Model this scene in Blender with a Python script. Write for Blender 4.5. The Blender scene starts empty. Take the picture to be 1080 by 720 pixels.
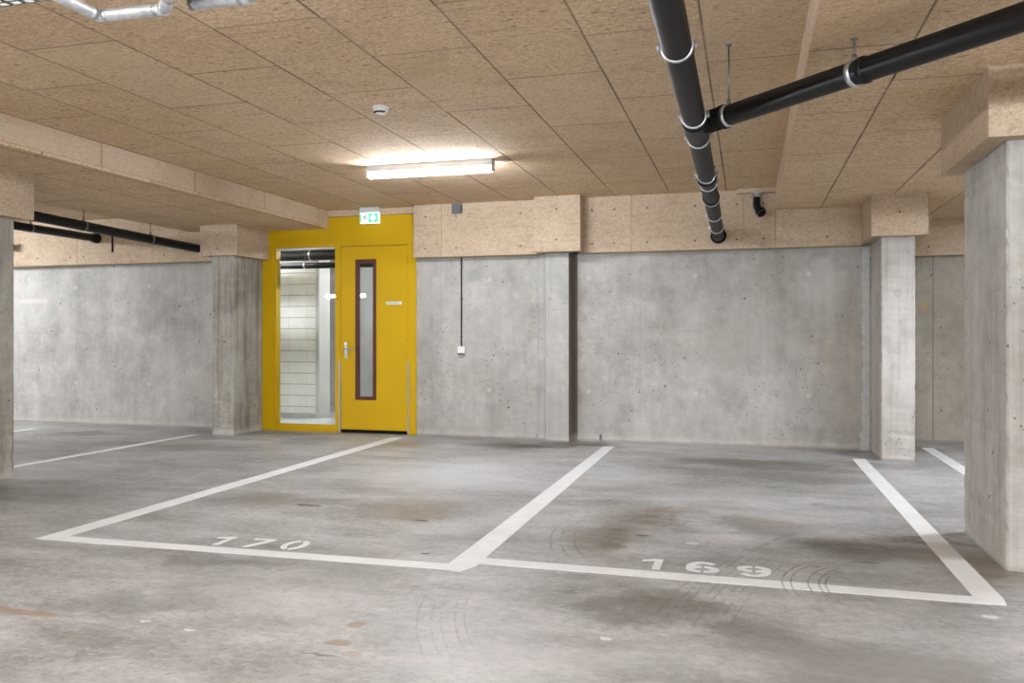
import bpy, bmesh, math, random
from mathutils import Vector, Matrix
random.seed(7)
SC = bpy.context.scene
COL = SC.collection

# ------------------------------------------------------------------ camera
cam_d = bpy.data.cameras.new('camera')
cam_d.sensor_width = 36.0
cam_d.lens = 36.0 * 886.0 / 1080.0
cam_d.shift_y = -5.0 / 1080.0
cam_d.clip_start = 0.05
cam = bpy.data.objects.new('camera', cam_d)
cam.location = (0, 0, 1.2)
cam.rotation_euler = (math.radians(90), 0, math.atan(249 / 886))
COL.objects.link(cam)
SC.camera = cam

# ------------------------------------------------------------------ view, world
SC.view_settings.view_transform = 'Standard'
SC.view_settings.look = 'None'
SC.view_settings.gamma = 1.0
SC.view_settings.use_curve_mapping = False
SC.view_settings.exposure = 1.32
try:
    SC.cycles.max_bounces = 10
    SC.cycles.diffuse_bounces = 8
    SC.cycles.sample_clamp_indirect = 6
except Exception:
    pass
w = bpy.data.worlds.new('world')
SC.world = w
w.use_nodes = True
w.node_tree.nodes['Background'].inputs[0].default_value = (0.8, 0.85, 0.9, 1)
w.node_tree.nodes['Background'].inputs[1].default_value = 0.3

LAMP = 128.0          # radiance of the lamp diffusers
H = 2.78             # main ceiling
HB = 2.56            # underside of the dropped beams
YW = 9.57            # back wall plane
# fluorescent battens: centre x, centre y, strength factor
BATTENS = [(-2.79, 7.16, 0.62), (3.30, 6.85, 0.92), (-10.45, 7.16, 1.2), (3.95, 7.1, 0.5),
           (4.6, 2.6, 0.7), (-10.45, 2.6, 1.0)]
# unseen fill tubes added over the driving aisle to lift ceiling and floor: x, y, z, strength factor
FILL_TUBES = [(-2.6, 1.2, 2.30, 0.35), (1.1, 0.9, 2.30, 0.5), (-1.0, -2.2, 2.30, 1.7), (-4.2, -1.5, 2.30, 1.3), (3.9, -2.0, 2.30, 1.1), (-10.5, -1.5, 2.30, 1.2)]


# ------------------------------------------------------------------ colour and node helpers
def lin(c):
    def f(v):
        v /= 255.0
        return v / 12.92 if v <= 0.04045 else ((v + 0.055) / 1.055) ** 2.4
    return (f(c[0]), f(c[1]), f(c[2]), 1.0)


class NB:
    """small builder for procedural node materials"""
    def __init__(self, name, rough=0.8, spec=0.3, metal=0.0):
        self.m = bpy.data.materials.new(name)
        self.m.use_nodes = True
        self.nt = self.m.node_tree
        self.b = self.nt.nodes['Principled BSDF']
        self.b.inputs['Roughness'].default_value = rough
        self.b.inputs['Metallic'].default_value = metal
        self.b.inputs['Specular IOR Level'].default_value = spec
        g = self.nt.nodes.new('ShaderNodeNewGeometry')
        self.pos = g.outputs['Position']
        s = self.nt.nodes.new('ShaderNodeSeparateXYZ')
        self.nt.links.new(self.pos, s.inputs[0])
        self.X, self.Y, self.Z = s.outputs
        self.height = None

    def put(self, inp, v):
        if isinstance(v, bpy.types.NodeSocket):
            self.nt.links.new(v, inp)
        elif isinstance(v, (tuple, list)) and inp.type == 'RGBA' and len(v) == 3:
            inp.default_value = (*v, 1)
        else:
            inp.default_value = v

    def M(self, op, *a, clamp=False):
        n = self.nt.nodes.new('ShaderNodeMath')
        n.operation = op
        n.use_clamp = clamp
        for i, v in enumerate(a):
            self.put(n.inputs[i], v)
        return n.outputs[0]

    def vec(self, x, y, z):
        n = self.nt.nodes.new('ShaderNodeCombineXYZ')
        for i, v in enumerate((x, y, z)):
            self.put(n.inputs[i], v)
        return n.outputs[0]

    def scaled(self, sx, sy, sz, off=(0, 0, 0)):
        n = self.nt.nodes.new('ShaderNodeMapping')
        n.inputs['Scale'].default_value = (sx, sy, sz)
        n.inputs['Location'].default_value = off
        self.nt.links.new(self.pos, n.inputs[0])
        return n.outputs[0]

    def noise(self, v, scale, detail=4, rough=0.55, dist=0.0):
        n = self.nt.nodes.new('ShaderNodeTexNoise')
        self.put(n.inputs['Vector'], v)
        n.inputs['Scale'].default_value = scale
        n.inputs['Detail'].default_value = detail
        n.inputs['Roughness'].default_value = rough
        n.inputs['Distortion'].default_value = dist
        return n.outputs['Fac']

    def voronoi(self, v, scale, out='Distance', rnd=1.0):
        n = self.nt.nodes.new('ShaderNodeTexVoronoi')
        self.put(n.inputs['Vector'], v)
        n.inputs['Scale'].default_value = scale
        n.inputs['Randomness'].default_value = rnd
        return n.outputs[out]

    def white(self, v):
        n = self.nt.nodes.new('ShaderNodeTexWhiteNoise')
        self.put(n.inputs['Vector'], v)
        return n.outputs['Value']

    def rng(self, v, a, b, c=0.0, d=1.0, smooth=False):
        n = self.nt.nodes.new('ShaderNodeMapRange')
        if smooth:
            n.interpolation_type = 'SMOOTHSTEP'
        n.clamp = True
        for i, q in enumerate((v, a, b, c, d)):
            self.put(n.inputs[i], q)
        return n.outputs[0]

    def mix(self, f, a, b, blend='MIX'):
        n = self.nt.nodes.new('ShaderNodeMix')
        n.data_type = 'RGBA'
        n.blend_type = blend
        self.put(n.inputs[0], f)
        self.put(n.inputs[6], a)
        self.put(n.inputs[7], b)
        return n.outputs[2]

    def color(self, c):
        self.put(self.b.inputs['Base Color'], c)

    def bump(self, h, dist=0.004, strength=0.6):
        n = self.nt.nodes.new('ShaderNodeBump')
        n.inputs['Distance'].default_value = dist
        n.inputs['Strength'].default_value = strength
        self.put(n.inputs['Height'], h)
        self.nt.links.new(n.outputs[0], self.b.inputs['Normal'])

    def blob(self, a, b, ca, cb, ra, rb, wa=None, wb=None, soft=0.5):
        """soft elliptical mark centred on (ca, cb) in the plane of coordinates a, b"""
        x = self.M('DIVIDE', self.M('SUBTRACT', wa if wa is not None else a, ca), ra)
        y = self.M('DIVIDE', self.M('SUBTRACT', wb if wb is not None else b, cb), rb)
        d = self.M('SQRT', self.M('ADD', self.M('MULTIPLY', x, x), self.M('MULTIPLY', y, y)))
        return self.rng(d, 1.0, 1.0 - soft, 0.0, 1.0, smooth=True)

    def mx(self, lst):
        r = lst[0]
        for q in lst[1:]:
            r = self.M('MAXIMUM', r, q)
        return r

    def ramp_noise(self, f, c0, c1, lo=0.35, hi=0.65):
        return self.mix(self.rng(f, lo, hi), c0, c1)


def simple(name, rgb, rough=0.5, spec=0.5, metal=0.0, var=0.12, scale=14.0, bump=0.0):
    n = NB(name, rough, spec, metal)
    c = lin(rgb)
    d = tuple(v * (1 - var) for v in c[:3]) + (1,)
    f = n.noise(n.pos, scale, 4)
    n.color(n.ramp_noise(f, d, c, 0.3, 0.7))
    if bump:
        n.bump(n.noise(n.pos, scale * 6, 3), 0.002, bump)
    return n.m


def emissive(name, rgb, strength):
    n = NB(name, 0.5, 0.3)
    n.color(lin(rgb))
    n.b.inputs['Emission Color'].default_value = lin(rgb)
    n.b.inputs['Emission Strength'].default_value = strength
    return n.m


# ------------------------------------------------------------------ materials
def woodwool(name, seams=None, base=(222, 196, 163), lite=(238, 215, 184), dark=(190, 159, 122), fleck=1.0):
    n = NB(name, 0.92, 0.12)
    fine = n.noise(n.scaled(1, 1.0, 1), 95, 3, 0.7)
    fib = n.noise(n.scaled(0.35, 1.6, 1.6), 60, 3, 0.7)
    mid = n.noise(n.pos, 7, 4, 0.6)
    big = n.noise(n.pos, 1.3, 2, 0.5)
    streak = n.noise(n.scaled(0.5, 4.0, 4.0), 5.5, 4, 0.6)
    spk = n.noise(n.scaled(0.8, 1.2, 1.2, (3, 5, 7)), 38, 5, 0.85)
    fine = n.M('ADD', n.M('MULTIPLY', fine, 0.4), n.M('MULTIPLY', spk, 0.6))
    dk2 = tuple(max(0, v - 66) for v in dark) if fleck > 0.9 else tuple(max(0, v - 26) for v in dark)
    c = n.mix(n.rng(fine, 0.38, 0.56), lin(dk2), lin(lite))
    c = n.mix(0.22, c, n.mix(n.rng(fib, 0.3, 0.7), lin(dark), lin(lite)))
    c = n.mix(n.rng(mid, 0.35, 0.7, 0.0, 0.35), c, lin(base))
    c = n.mix(n.rng(n.noise(n.scaled(1, 1, 1, (1, 2, 3)), 3.0, 5, 0.7), 0.5, 0.72, 0.0, 0.35), c, lin(tuple(max(0, v - 26) for v in dark)))
    c = n.mix(n.rng(big, 0.3, 0.7, 0.0, 0.25), c, lin(dark))
    c = n.mix(n.rng(streak, 0.56, 0.76, 0.0, 0.35), c, lin((128, 104, 80)))
    # darker chips pressed into the board
    wv = n.nt.nodes.new('ShaderNodeMapping')
    wv.inputs['Scale'].default_value = (1.0, 2.2, 2.2)
    n.nt.links.new(n.pos, wv.inputs[0])
    vd = n.voronoi(wv.outputs[0], 5.0)
    vc = n.white(n.voronoi(wv.outputs[0], 5.0, 'Position'))
    spot = n.M('MULTIPLY', n.rng(n.M('ADD', vd, n.M('MULTIPLY', n.noise(n.pos, 60, 2), 0.12)), 0.17, 0.08), n.M('GREATER_THAN', vc, 0.35))
    c = n.mix(n.M('MULTIPLY', spot, 0.6 * fleck), c, lin((84, 62, 44)))
    vs = n.voronoi(n.scaled(0.6, 1.2, 1.2), 42)
    c = n.mix(n.rng(vs, 0.24, 0.10, 0.0, 0.45 * fleck), c, lin((104, 80, 58)))
    v2 = n.voronoi(n.scaled(0.7, 1.3, 1.3, (8, 3, 2)), 17)
    r2 = n.white(n.voronoi(n.scaled(0.7, 1.3, 1.3, (8, 3, 2)), 17, 'Position'))
    c = n.mix(n.M('MULTIPLY', n.rng(v2, 0.26, 0.14, 0.0, 0.6 * fleck), n.M('GREATER_THAN', r2, 0.72)), c, lin((92, 68, 50)))
    h = n.M('ADD', n.M('MULTIPLY', fine, 0.6), n.M('MULTIPLY', fib, 0.6))
    if seams:
        (x0, w_, y0, l_) = seams
        u = n.M('DIVIDE', n.M('SUBTRACT', n.X, x0), w_)
        row = n.M('FLOOR', u)
        fu = n.M('SUBTRACT', u, row)
        odd = n.M('MULTIPLY', n.M('FLOORED_MODULO', row, 2.0), 0.5)
        v = n.M('ADD', n.M('DIVIDE', n.M('SUBTRACT', n.Y, y0), l_), odd)
        cell = n.M('FLOOR', v)
        fv = n.M('SUBTRACT', v, cell)
        du = n.M('MULTIPLY', n.M('MINIMUM', fu, n.M('SUBTRACT', 1.0, fu)), w_)
        dv = n.M('MULTIPLY', n.M('MINIMUM', fv, n.M('SUBTRACT', 1.0, fv)), l_)
        jit = n.M('MULTIPLY', n.noise(n.pos, 2.5, 2), 0.004)
        su = n.rng(n.M('SUBTRACT', du, jit), 0.0058, 0.0012)
        sv = n.rng(n.M('SUBTRACT', dv, n.M('MULTIPLY', jit, 1.0)), 0.0045, 0.0008)
        tint = n.white(n.vec(row, cell, 3.0))
        c = n.mix(n.rng(tint, 0.0, 1.0, 0.0, 0.22), c, lin((190, 162, 134)))
        tint2 = n.white(n.vec(row, cell, 9.0))
        c = n.mix(n.rng(tint2, 0.5, 1.0, 0.0, 0.15), c, lin((232, 214, 190)))
        # chamfer of each board reads as a pale rim beside the dark joint
        rim = n.rng(n.M('MINIMUM', du, dv), 0.013, 0.007)
        c = n.mix(n.M('MULTIPLY', rim, 0.3), c, lin((196, 172, 146)))
        # the tightness of the joints varies board by board
        rowv = n.rng(n.white(n.vec(row, n.M('FLOOR', n.M('MULTIPLY', v, 2.0)), 5.0)), 0.0, 1.0, 0.45, 1.0)
        s = n.M('MULTIPLY', n.M('MAXIMUM', su, sv), rowv)
        c = n.mix(n.M('MULTIPLY', s, 0.92), c, lin((60, 42, 30)))
        h = n.M('SUBTRACT', h, n.M('MULTIPLY', s, 2.5))
    n.color(c)
    n.bump(h, 0.004, 0.45)
    return n.m


def concrete(name, c0=(150, 148, 141), c1=(192, 190, 184), axis='x', ties=False, grime=(0, 0), stains=(), boardmark=0.0, marks=(), joints=()):
    n = NB(name, 0.85, 0.2)
    A = n.X if axis == 'x' else n.Y
    big = n.noise(n.scaled(1, 1, 0.6), 1.1, 5, 0.6, 0.3)
    vert = n.noise(n.scaled(5, 5, 0.35), 1.6, 5, 0.6)
    mid = n.noise(n.pos, 6, 5, 0.65)
    fine = n.noise(n.pos, 60, 3, 0.6)
    f = n.M('ADD', n.M('MULTIPLY', big, 0.5), n.M('ADD', n.M('MULTIPLY', vert, 0.2), n.M('MULTIPLY', mid, 0.3)))
    c = n.mix(n.rng(f, 0.36, 0.62), lin(c0), lin(c1))
    c = n.mix(n.rng(fine, 0.3, 0.8, 0.0, 0.2), c, lin((120, 116, 106)))
    blot = n.noise(n.scaled(1, 1, 1, (4, 6, 2)), 2.6, 6, 0.72)
    c = n.mix(n.rng(blot, 0.54, 0.70, 0.0, 0.4), c, lin(tuple(v - 22 for v in c0)))
    c = n.mix(n.rng(blot, 0.46, 0.30, 0.0, 0.4), c, lin(tuple(min(255, v + 16) for v in c1)))
    # air-bubble holes, mostly in clusters
    for sc_, th, sel, cl in ((11, 0.10, 0.3, 0.50), (22, 0.17, 0.35, 0.52), (6, 0.08, 0.35, 0.4), (3.1, 0.05, 0.3, 0.3)):
        vd = n.voronoi(n.pos, sc_)
        vr = n.white(n.voronoi(n.pos, sc_, 'Position'))
        cluster = n.rng(n.noise(n.pos, 1.7, 3), cl - 0.04, cl + 0.04)
        hole = n.M('MULTIPLY', n.M('MULTIPLY', n.rng(vd, th, th * 0.6), n.M('GREATER_THAN', vr, sel)), cluster)
        c = n.mix(n.M('MULTIPLY', hole, 0.8), c, lin((70, 66, 58)))
    if boardmark:
        bm_ = n.noise(n.scaled(14, 14, 0.5), 1.5, 6, 0.7)
        c = n.mix(n.rng(bm_, 0.48, 0.7, 0.0, boardmark), c, lin((100, 86, 68)))
    if ties:
        # filled formwork ties on a regular 1.2 m raster
        ta = n.M('ABSOLUTE', n.M('SUBTRACT', n.M('FLOORED_MODULO', n.M('ADD', A, 0.57), 1.2), 0.6))
        ta = n.M('SUBTRACT', 0.6, ta)
        t1 = n.M('ABSOLUTE', n.M('SUBTRACT', n.Z, 1.88))
        t2 = n.M('ABSOLUTE', n.M('SUBTRACT', n.Z, 0.565))
        tz = n.M('MINIMUM', t1, t2)
        d = n.M('SQRT', n.M('ADD', n.M('MULTIPLY', ta, ta), n.M('MULTIPLY', tz, tz)))
        c = n.mix(n.rng(d, 0.031, 0.023, 0.0, 0.35), c, lin((214, 213, 208)))
        jn = n.M('ABSOLUTE', n.M('SUBTRACT', n.M('FLOORED_MODULO', n.M('ADD', A, 1.18), 2.4), 1.2))
        jn = n.M('SUBTRACT', 1.2, jn)
        c = n.mix(n.rng(jn, 0.004, 0.001, 0.0, 0.3), c, lin((110, 106, 98)))
        jz = n.M('ABSOLUTE', n.M('SUBTRACT', n.Z, n.M('ADD', 1.24, n.M('MULTIPLY', n.noise(n.pos, 2.0, 2), 0.04))))
        jsel = n.rng(n.noise(n.scaled(1, 1, 0.2), 2.2, 3), 0.5, 0.62)
        c = n.mix(n.M('MULTIPLY', n.rng(jz, 0.012, 0.002), n.M('MULTIPLY', jsel, 0.15)), c, lin((112, 106, 95)))
    for (a, col) in joints:
        jd = n.M('ABSOLUTE', n.M('SUBTRACT', A, a))
        c = n.mix(n.rng(jd, 0.012, 0.004, 0.0, 0.6), c, lin(col))
    wa = n.M('ADD', A, n.M('MULTIPLY', n.M('SUBTRACT', n.noise(n.pos, 3.5, 4), 0.5), 0.35))
    wz = n.M('ADD', n.Z, n.M('MULTIPLY', n.M('SUBTRACT', n.noise(n.scaled(1, 1, 1, (7, 3, 1)), 3.5, 4), 0.5), 0.35))
    for (a, z, ra, rz, col, k) in stains:
        c = n.mix(n.M('MULTIPLY', n.blob(A, n.Z, a, z, ra, rz, wa, wz, 0.8), k), c, lin(col))
    for (a, z, ra, rz, col, k) in marks:
        c = n.mix(n.M('MULTIPLY', n.blob(A, n.Z, a, z, ra, rz, None, None, 0.3), k), c, lin(col))
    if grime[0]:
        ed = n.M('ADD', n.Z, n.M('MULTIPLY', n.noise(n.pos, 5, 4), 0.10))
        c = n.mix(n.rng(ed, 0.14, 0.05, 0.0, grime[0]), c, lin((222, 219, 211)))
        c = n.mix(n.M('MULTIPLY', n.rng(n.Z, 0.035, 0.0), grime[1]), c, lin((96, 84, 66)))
    n.color(c)
    n.bump(n.M('ADD', mid, n.M('MULTIPLY', fine, 0.5)), 0.004, 0.35)
    return n.m


def floor_material():
    n = NB('floor_concrete', 0.55, 0.35)
    X, Y = n.X, n.Y
    wx = n.M('ADD', X, n.M('MULTIPLY', n.M('SUBTRACT', n.noise(n.pos, 2.2, 5, 0.6), 0.5), 0.9))
    wy = n.M('ADD', Y, n.M('MULTIPLY', n.M('SUBTRACT', n.noise(n.scaled(1, 1, 1, (5, 9, 0)), 2.2, 5, 0.6), 0.5), 0.9))
    big = n.noise(n.scaled(0.7, 1.0, 1), 0.75, 5, 0.6, 0.4)
    mid = n.noise(n.scaled(0.6, 1.3, 1), 3.0, 6, 0.65, 0.3)
    fin = n.noise(n.pos, 17, 5, 0.7)
    grit = n.noise(n.pos, 90, 2, 0.6)
    f = n.M('ADD', n.M('MULTIPLY', big, 0.45), n.M('ADD', n.M('MULTIPLY', mid, 0.38), n.M('MULTIPLY', fin, 0.17)))
    c = n.mix(n.rng(f, 0.40, 0.60), lin((128, 125, 118)), lin((196, 194, 188)))
    c = n.mix(n.rng(n.noise(n.scaled(0.5, 1.6, 1, (3, 1, 0)), 1.6, 6, 0.7, 0.6), 0.52, 0.72, 0, 0.5), c, lin((205, 204, 199)))
    c = n.mix(n.rng(n.noise(n.scaled(0.6, 1.5, 1, (13, 21, 0)), 1.3, 5, 0.65, 0.5), 0.54, 0.74, 0, 0.55), c, lin((118, 112, 101)))
    c = n.mix(n.rng(n.noise(n.scaled(1, 1, 1, (2, 8, 0)), 5.5, 6, 0.75), 0.56, 0.72, 0, 0.45), c, lin((112, 105, 92)))
    c = n.mix(n.rng(n.noise(n.scaled(0.7, 1.3, 1, (22, 18, 0)), 8, 6, 0.8), 0.55, 0.7, 0, 0.45), c, lin((208, 207, 202)))
    c = n.mix(n.rng(n.noise(n.scaled(0.8, 1.2, 1, (12, 48, 0)), 30, 5, 0.8), 0.50, 0.66, 0, 0.5), c, lin((112, 106, 95)))
    c = n.mix(n.rng(n.noise(n.scaled(0.8, 1.2, 1, (52, 8, 0)), 22, 5, 0.8), 0.52, 0.66, 0, 0.4), c, lin((206, 205, 200)))
    c = n.mix(n.rng(grit, 0.3, 0.75, 0, 0.18), c, lin((98, 94, 86)))
    D, B, O = (96, 92, 82), (106, 97, 80), (134, 119, 96)
    st = [(-2.45, 8.95, 0.75, 0.42, (86, 74, 56), 0.85), (-1.75, 9.2, 0.6, 0.28, (88, 76, 58), 0.7), (0.0, 8.25, 1.2, 0.55, D, 0.6), (0.35, 7.6, 1.0, 0.5, B, 0.4),
          (-0.72, 5.35, 0.42, 0.9, B, 0.5), (-0.85, 4.85, 0.3, 0.45, B, 0.55), (-3.45, 5.5, 0.75, 0.35, B, 0.45), (-2.15, 5.5, 0.5, 0.7, O, 0.38),
          (-4.9, 8.7, 0.5, 0.5, D, 0.4), (-3.7, 8.6, 0.55, 0.25, O, 0.5), (-6.0, 7.9, 1.4, 0.5, D, 0.45), (-5.3, 5.2, 1.1, 0.8, D, 0.55), (-7.9, 8.6, 0.8, 0.3, B, 0.6),
          (-8.3, 7.6, 0.8, 0.5, D, 0.5), (0.6, 5.1, 0.75, 0.5, D, 0.65), (1.1, 4.95, 0.45, 0.55, (120, 104, 82), 0.5), (0.1, 5.6, 0.35, 0.5, B, 0.35),
          (-0.45, 3.75, 0.4, 0.25, D, 0.5), (0.15, 3.5, 0.5, 0.35, D, 0.4), (0.5, 3.2, 0.6, 0.5, (126, 122, 113), 0.6), (-1.9, 3.9, 0.5, 0.35, D, 0.25), (-2.9, 3.95, 0.9, 0.2, D, 0.4),
          (1.0, 8.5, 0.35, 0.25, D, 0.45), (-5.5, 9.3, 1.0, 0.2, D, 0.4), (1.6, 9.9, 0.5, 0.6, (92, 84, 72), 0.6), (-2.6, 3.2, 0.5, 0.2, D, 0.3)]
    for (a, b, ra, rb, col, k) in st:
        m = n.blob(X, Y, a, b, ra, rb, wx, wy, 0.85)
        m = n.M('MULTIPLY', m, n.rng(mid, 0.25, 0.6, 0.45, 1.0))
        c = n.mix(n.M('MULTIPLY', m, min(0.95, k * 1.4)), c, lin(col))
    kx = n.M('ADD', X, n.M('MULTIPLY', n.M('SUBTRACT', n.noise(n.scaled(1, 1, 1, (31, 7, 0)), 5.5, 6, 0.7), 0.5), 0.5))
    ky = n.M('ADD', Y, n.M('MULTIPLY', n.M('SUBTRACT', n.noise(n.scaled(1, 1, 1, (17, 41, 0)), 5.5, 6, 0.7), 0.5), 0.5))
    crisp = n.rng(n.noise(n.scaled(0.8, 1.3, 1, (9, 27, 0)), 11, 7, 0.8), 0.40, 0.58, 0.15, 1.0)
    for (a, b, ra, rb, col, k) in [(-2.35, 8.92, 0.5, 0.2, (78, 66, 48), 1.0), (-1.9, 9.2, 0.55, 0.14, (92, 78, 58), 0.9), (0.05, 8.35, 1.0, 0.22, (110, 100, 82), 0.8), (0.75, 8.0, 0.5, 0.18, (110, 97, 76), 0.7),
                                   (-0.62, 5.55, 0.26, 0.22, (100, 86, 64), 0.9), (-0.78, 5.05, 0.13, 0.42, (104, 92, 72), 0.85), (-0.5, 5.9, 0.3, 0.1, (126, 104, 78), 0.7), (0.62, 5.15, 0.5, 0.17, (88, 80, 66), 0.85),
                                   (1.02, 5.4, 0.3, 0.12, (78, 66, 50), 0.9), (1.15, 4.9, 0.2, 0.35, (108, 94, 74), 0.7), (0.1, 5.75, 0.25, 0.12, (134, 110, 82), 0.7), (-0.35, 3.85, 0.35, 0.12, (104, 98, 84), 0.7),
                                   (-0.02, 3.62, 0.3, 0.1, (112, 106, 92), 0.6), (-3.65, 8.75, 0.4, 0.12, (140, 116, 84), 0.7), (-4.2, 5.6, 0.5, 0.12, (128, 112, 88), 0.6), (-2.1, 5.25, 0.28, 0.3, (126, 108, 82), 0.6),
                                   (-8.2, 8.35, 0.4, 0.1, (98, 80, 58), 0.9), (-6.6, 9.2, 0.4, 0.1, (92, 80, 60), 0.9), (1.05, 9.35, 0.2, 0.12, (92, 84, 70), 0.8), (-5.6, 8.6, 0.7, 0.1, (120, 112, 98), 0.6)]:
        m = n.M('MULTIPLY', n.blob(X, Y, a, b, ra, rb, kx, ky, 0.6), crisp)
        c = n.mix(n.M('MULTIPLY', m, k), c, lin(col))
    # pale areas: some wear, some lamp light on mid floor put into the colour
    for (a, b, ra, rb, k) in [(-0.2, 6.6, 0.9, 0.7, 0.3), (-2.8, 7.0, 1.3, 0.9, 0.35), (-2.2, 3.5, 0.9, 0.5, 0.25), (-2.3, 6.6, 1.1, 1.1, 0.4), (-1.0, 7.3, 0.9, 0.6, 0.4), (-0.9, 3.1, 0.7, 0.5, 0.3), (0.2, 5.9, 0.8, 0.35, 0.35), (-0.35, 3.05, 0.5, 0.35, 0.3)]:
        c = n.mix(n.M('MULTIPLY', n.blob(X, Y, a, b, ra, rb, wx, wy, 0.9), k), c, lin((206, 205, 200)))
    # small sharp marks: sand-coloured filler, rust, chips
    sx = n.M('ADD', X, n.M('MULTIPLY', n.M('SUBTRACT', n.noise(n.pos, 14, 3), 0.5), 0.06))
    sy = n.M('ADD', Y, n.M('MULTIPLY', n.M('SUBTRACT', n.noise(n.scaled(1, 1, 1, (4, 4, 0)), 14, 3), 0.5), 0.06))
    for (a, b, ra, rb, col, k) in [(-1.571, 3.203, 0.05, 0.045, (150, 132, 108), 0.9), (-1.545, 2.985, 0.068, 0.038, (150, 132, 108), 0.9),
                                   (-1.56, 2.86, 0.10, 0.010, (128, 108, 84), 0.85), (-1.44, 2.90, 0.05, 0.03, (160, 136, 108), 0.5), (-3.06, 2.95, 0.24, 0.04, (150, 120, 82), 0.6),
                                   (-3.02, 5.37, 0.13, 0.03, (92, 66, 48), 0.9), (-2.06, 5.12, 0.06, 0.03, (66, 56, 44), 0.9), (-1.72, 4.35, 0.03, 0.015, (56, 48, 40), 0.9),
                                   (1.0, 4.02, 0.045, 0.035, (214, 212, 207), 0.9), (-0.31, 4.98, 0.05, 0.03, (218, 216, 210), 0.6), (-0.55, 3.32, 0.03, 0.014, (220, 218, 212), 0.8),
                                   (0.62, 4.82, 0.06, 0.012, (54, 46, 38), 0.85), (0.35, 4.65, 0.02, 0.012, (54, 46, 38), 0.85), (1.0, 5.0, 0.02, 0.02, (50, 44, 36), 0.85), (1.02, 5.5, 0.16, 0.025, (70, 58, 44), 0.7),
                                   (0.48, 6.4, 0.05, 0.02, (120, 90, 66), 0.7), (-0.62, 5.1, 0.06, 0.025, (88, 70, 52), 0.8), (0.2, 7.0, 0.05, 0.02, (70, 60, 50), 0.7),
                                   (-2.2, 2.95, 0.03, 0.012, (222, 220, 214), 0.9), (-2.45, 3.0, 0.03, 0.01, (222, 220, 214), 0.8)]:
        c = n.mix(n.M('MULTIPLY', n.blob(X, Y, a, b, ra, rb, sx, sy, 0.35), k), c, lin(col))
    # tiny specks
    for sc_, th, sel in ((7, 0.055, 0.6), (15, 0.06, 0.75)):
        vd = n.voronoi(n.pos, sc_)
        vr = n.white(n.voronoi(n.pos, sc_, 'Position'))
        c = n.mix(n.M('MULTIPLY', n.M('MULTIPLY', n.rng(vd, th, th * 0.5), n.M('GREATER_THAN', vr, sel)), 0.7), c, lin((74, 66, 54)))
    # tyre scuffs: bundles of fine arcs, faded at both ends
    brk = n.rng(n.noise(n.pos, 9, 3), 0.36, 0.56)
    for (cx, cy, radii, bx, by, br, k) in [(0.86, 4.30, (0.50, 0.53, 0.58, 0.66, 0.70), 0.26, 4.42, 0.38, 0.75), (0.86, 4.30, (0.34, 0.37), 0.45, 4.2, 0.2, 0.4),
                                           (5.72, 2.78, (5.85, 5.90, 5.94, 5.99, 6.03, 6.08, 6.12, 6.17), 0.0, 4.2, 0.85, 0.32), (3.3, 3.6, (3.52, 3.54), 0.22, 5.2, 0.45, 0.6), (0.4, 5.17, (1.42, 1.50, 1.56), -1.07, 4.84, 0.5, 0.5),
                                           (0.65, 4.05, (1.93, 1.97, 2.03, 2.07, 2.13), -1.25, 3.35, 0.5, 0.25)]:
        dx = n.M('SUBTRACT', X, cx)
        dy = n.M('SUBTRACT', Y, cy)
        r = n.M('SQRT', n.M('ADD', n.M('MULTIPLY', dx, dx), n.M('MULTIPLY', dy, dy)))
        ln = n.mx([n.rng(n.M('ABSOLUTE', n.M('SUBTRACT', r, q)), 0.0065, 0.002) for q in radii])
        fade = n.blob(X, Y, bx, by, br, br, None, None, 0.5)
        c = n.mix(n.M('MULTIPLY', n.M('MULTIPLY', ln, n.M('MULTIPLY', fade, brk)), k), c, lin((64, 60, 54)))
    # worn remains of an older marking on the left: two short broken strokes
    for (x0, y0, x1, y1, k) in [(-5.05, 5.65, -4.62, 6.45, 0.7), (-4.95, 6.1, -4.7, 7.3, 0.55), (-4.6, 6.2, -4.55, 7.9, 0.5)]:
        L = math.hypot(x1 - x0, y1 - y0)
        ux, uy = (x1 - x0) / L, (y1 - y0) / L
        dx = n.M('SUBTRACT', X, x0)
        dy = n.M('SUBTRACT', Y, y0)
        al = n.M('ADD', n.M('MULTIPLY', dx, ux), n.M('MULTIPLY', dy, uy))
        pr = n.M('ABSOLUTE', n.M('SUBTRACT', n.M('MULTIPLY', dx, uy), n.M('MULTIPLY', dy, ux)))
        inside = n.M('MULTIPLY', n.M('GREATER_THAN', al, 0.0), n.M('LESS_THAN', al, L))
        m = n.M('MULTIPLY', n.M('MULTIPLY', inside, n.rng(pr, 0.014, 0.006)), n.rng(n.noise(n.pos, 7, 3), 0.42, 0.58))
        c = n.mix(n.M('MULTIPLY', m, k), c, lin((205, 203, 198)))
    c = n.mix(1.0, c, (0.93, 0.97, 1.04, 1), 'MULTIPLY')
    n.color(c)
    n.put(n.b.inputs['Roughness'], n.rng(mid, 0.3, 0.7, 0.36, 0.55))
    n.bump(n.M('ADD', fin, n.M('MULTIPLY', mid, 1.5)), 0.003, 0.25)
    return n.m


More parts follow.
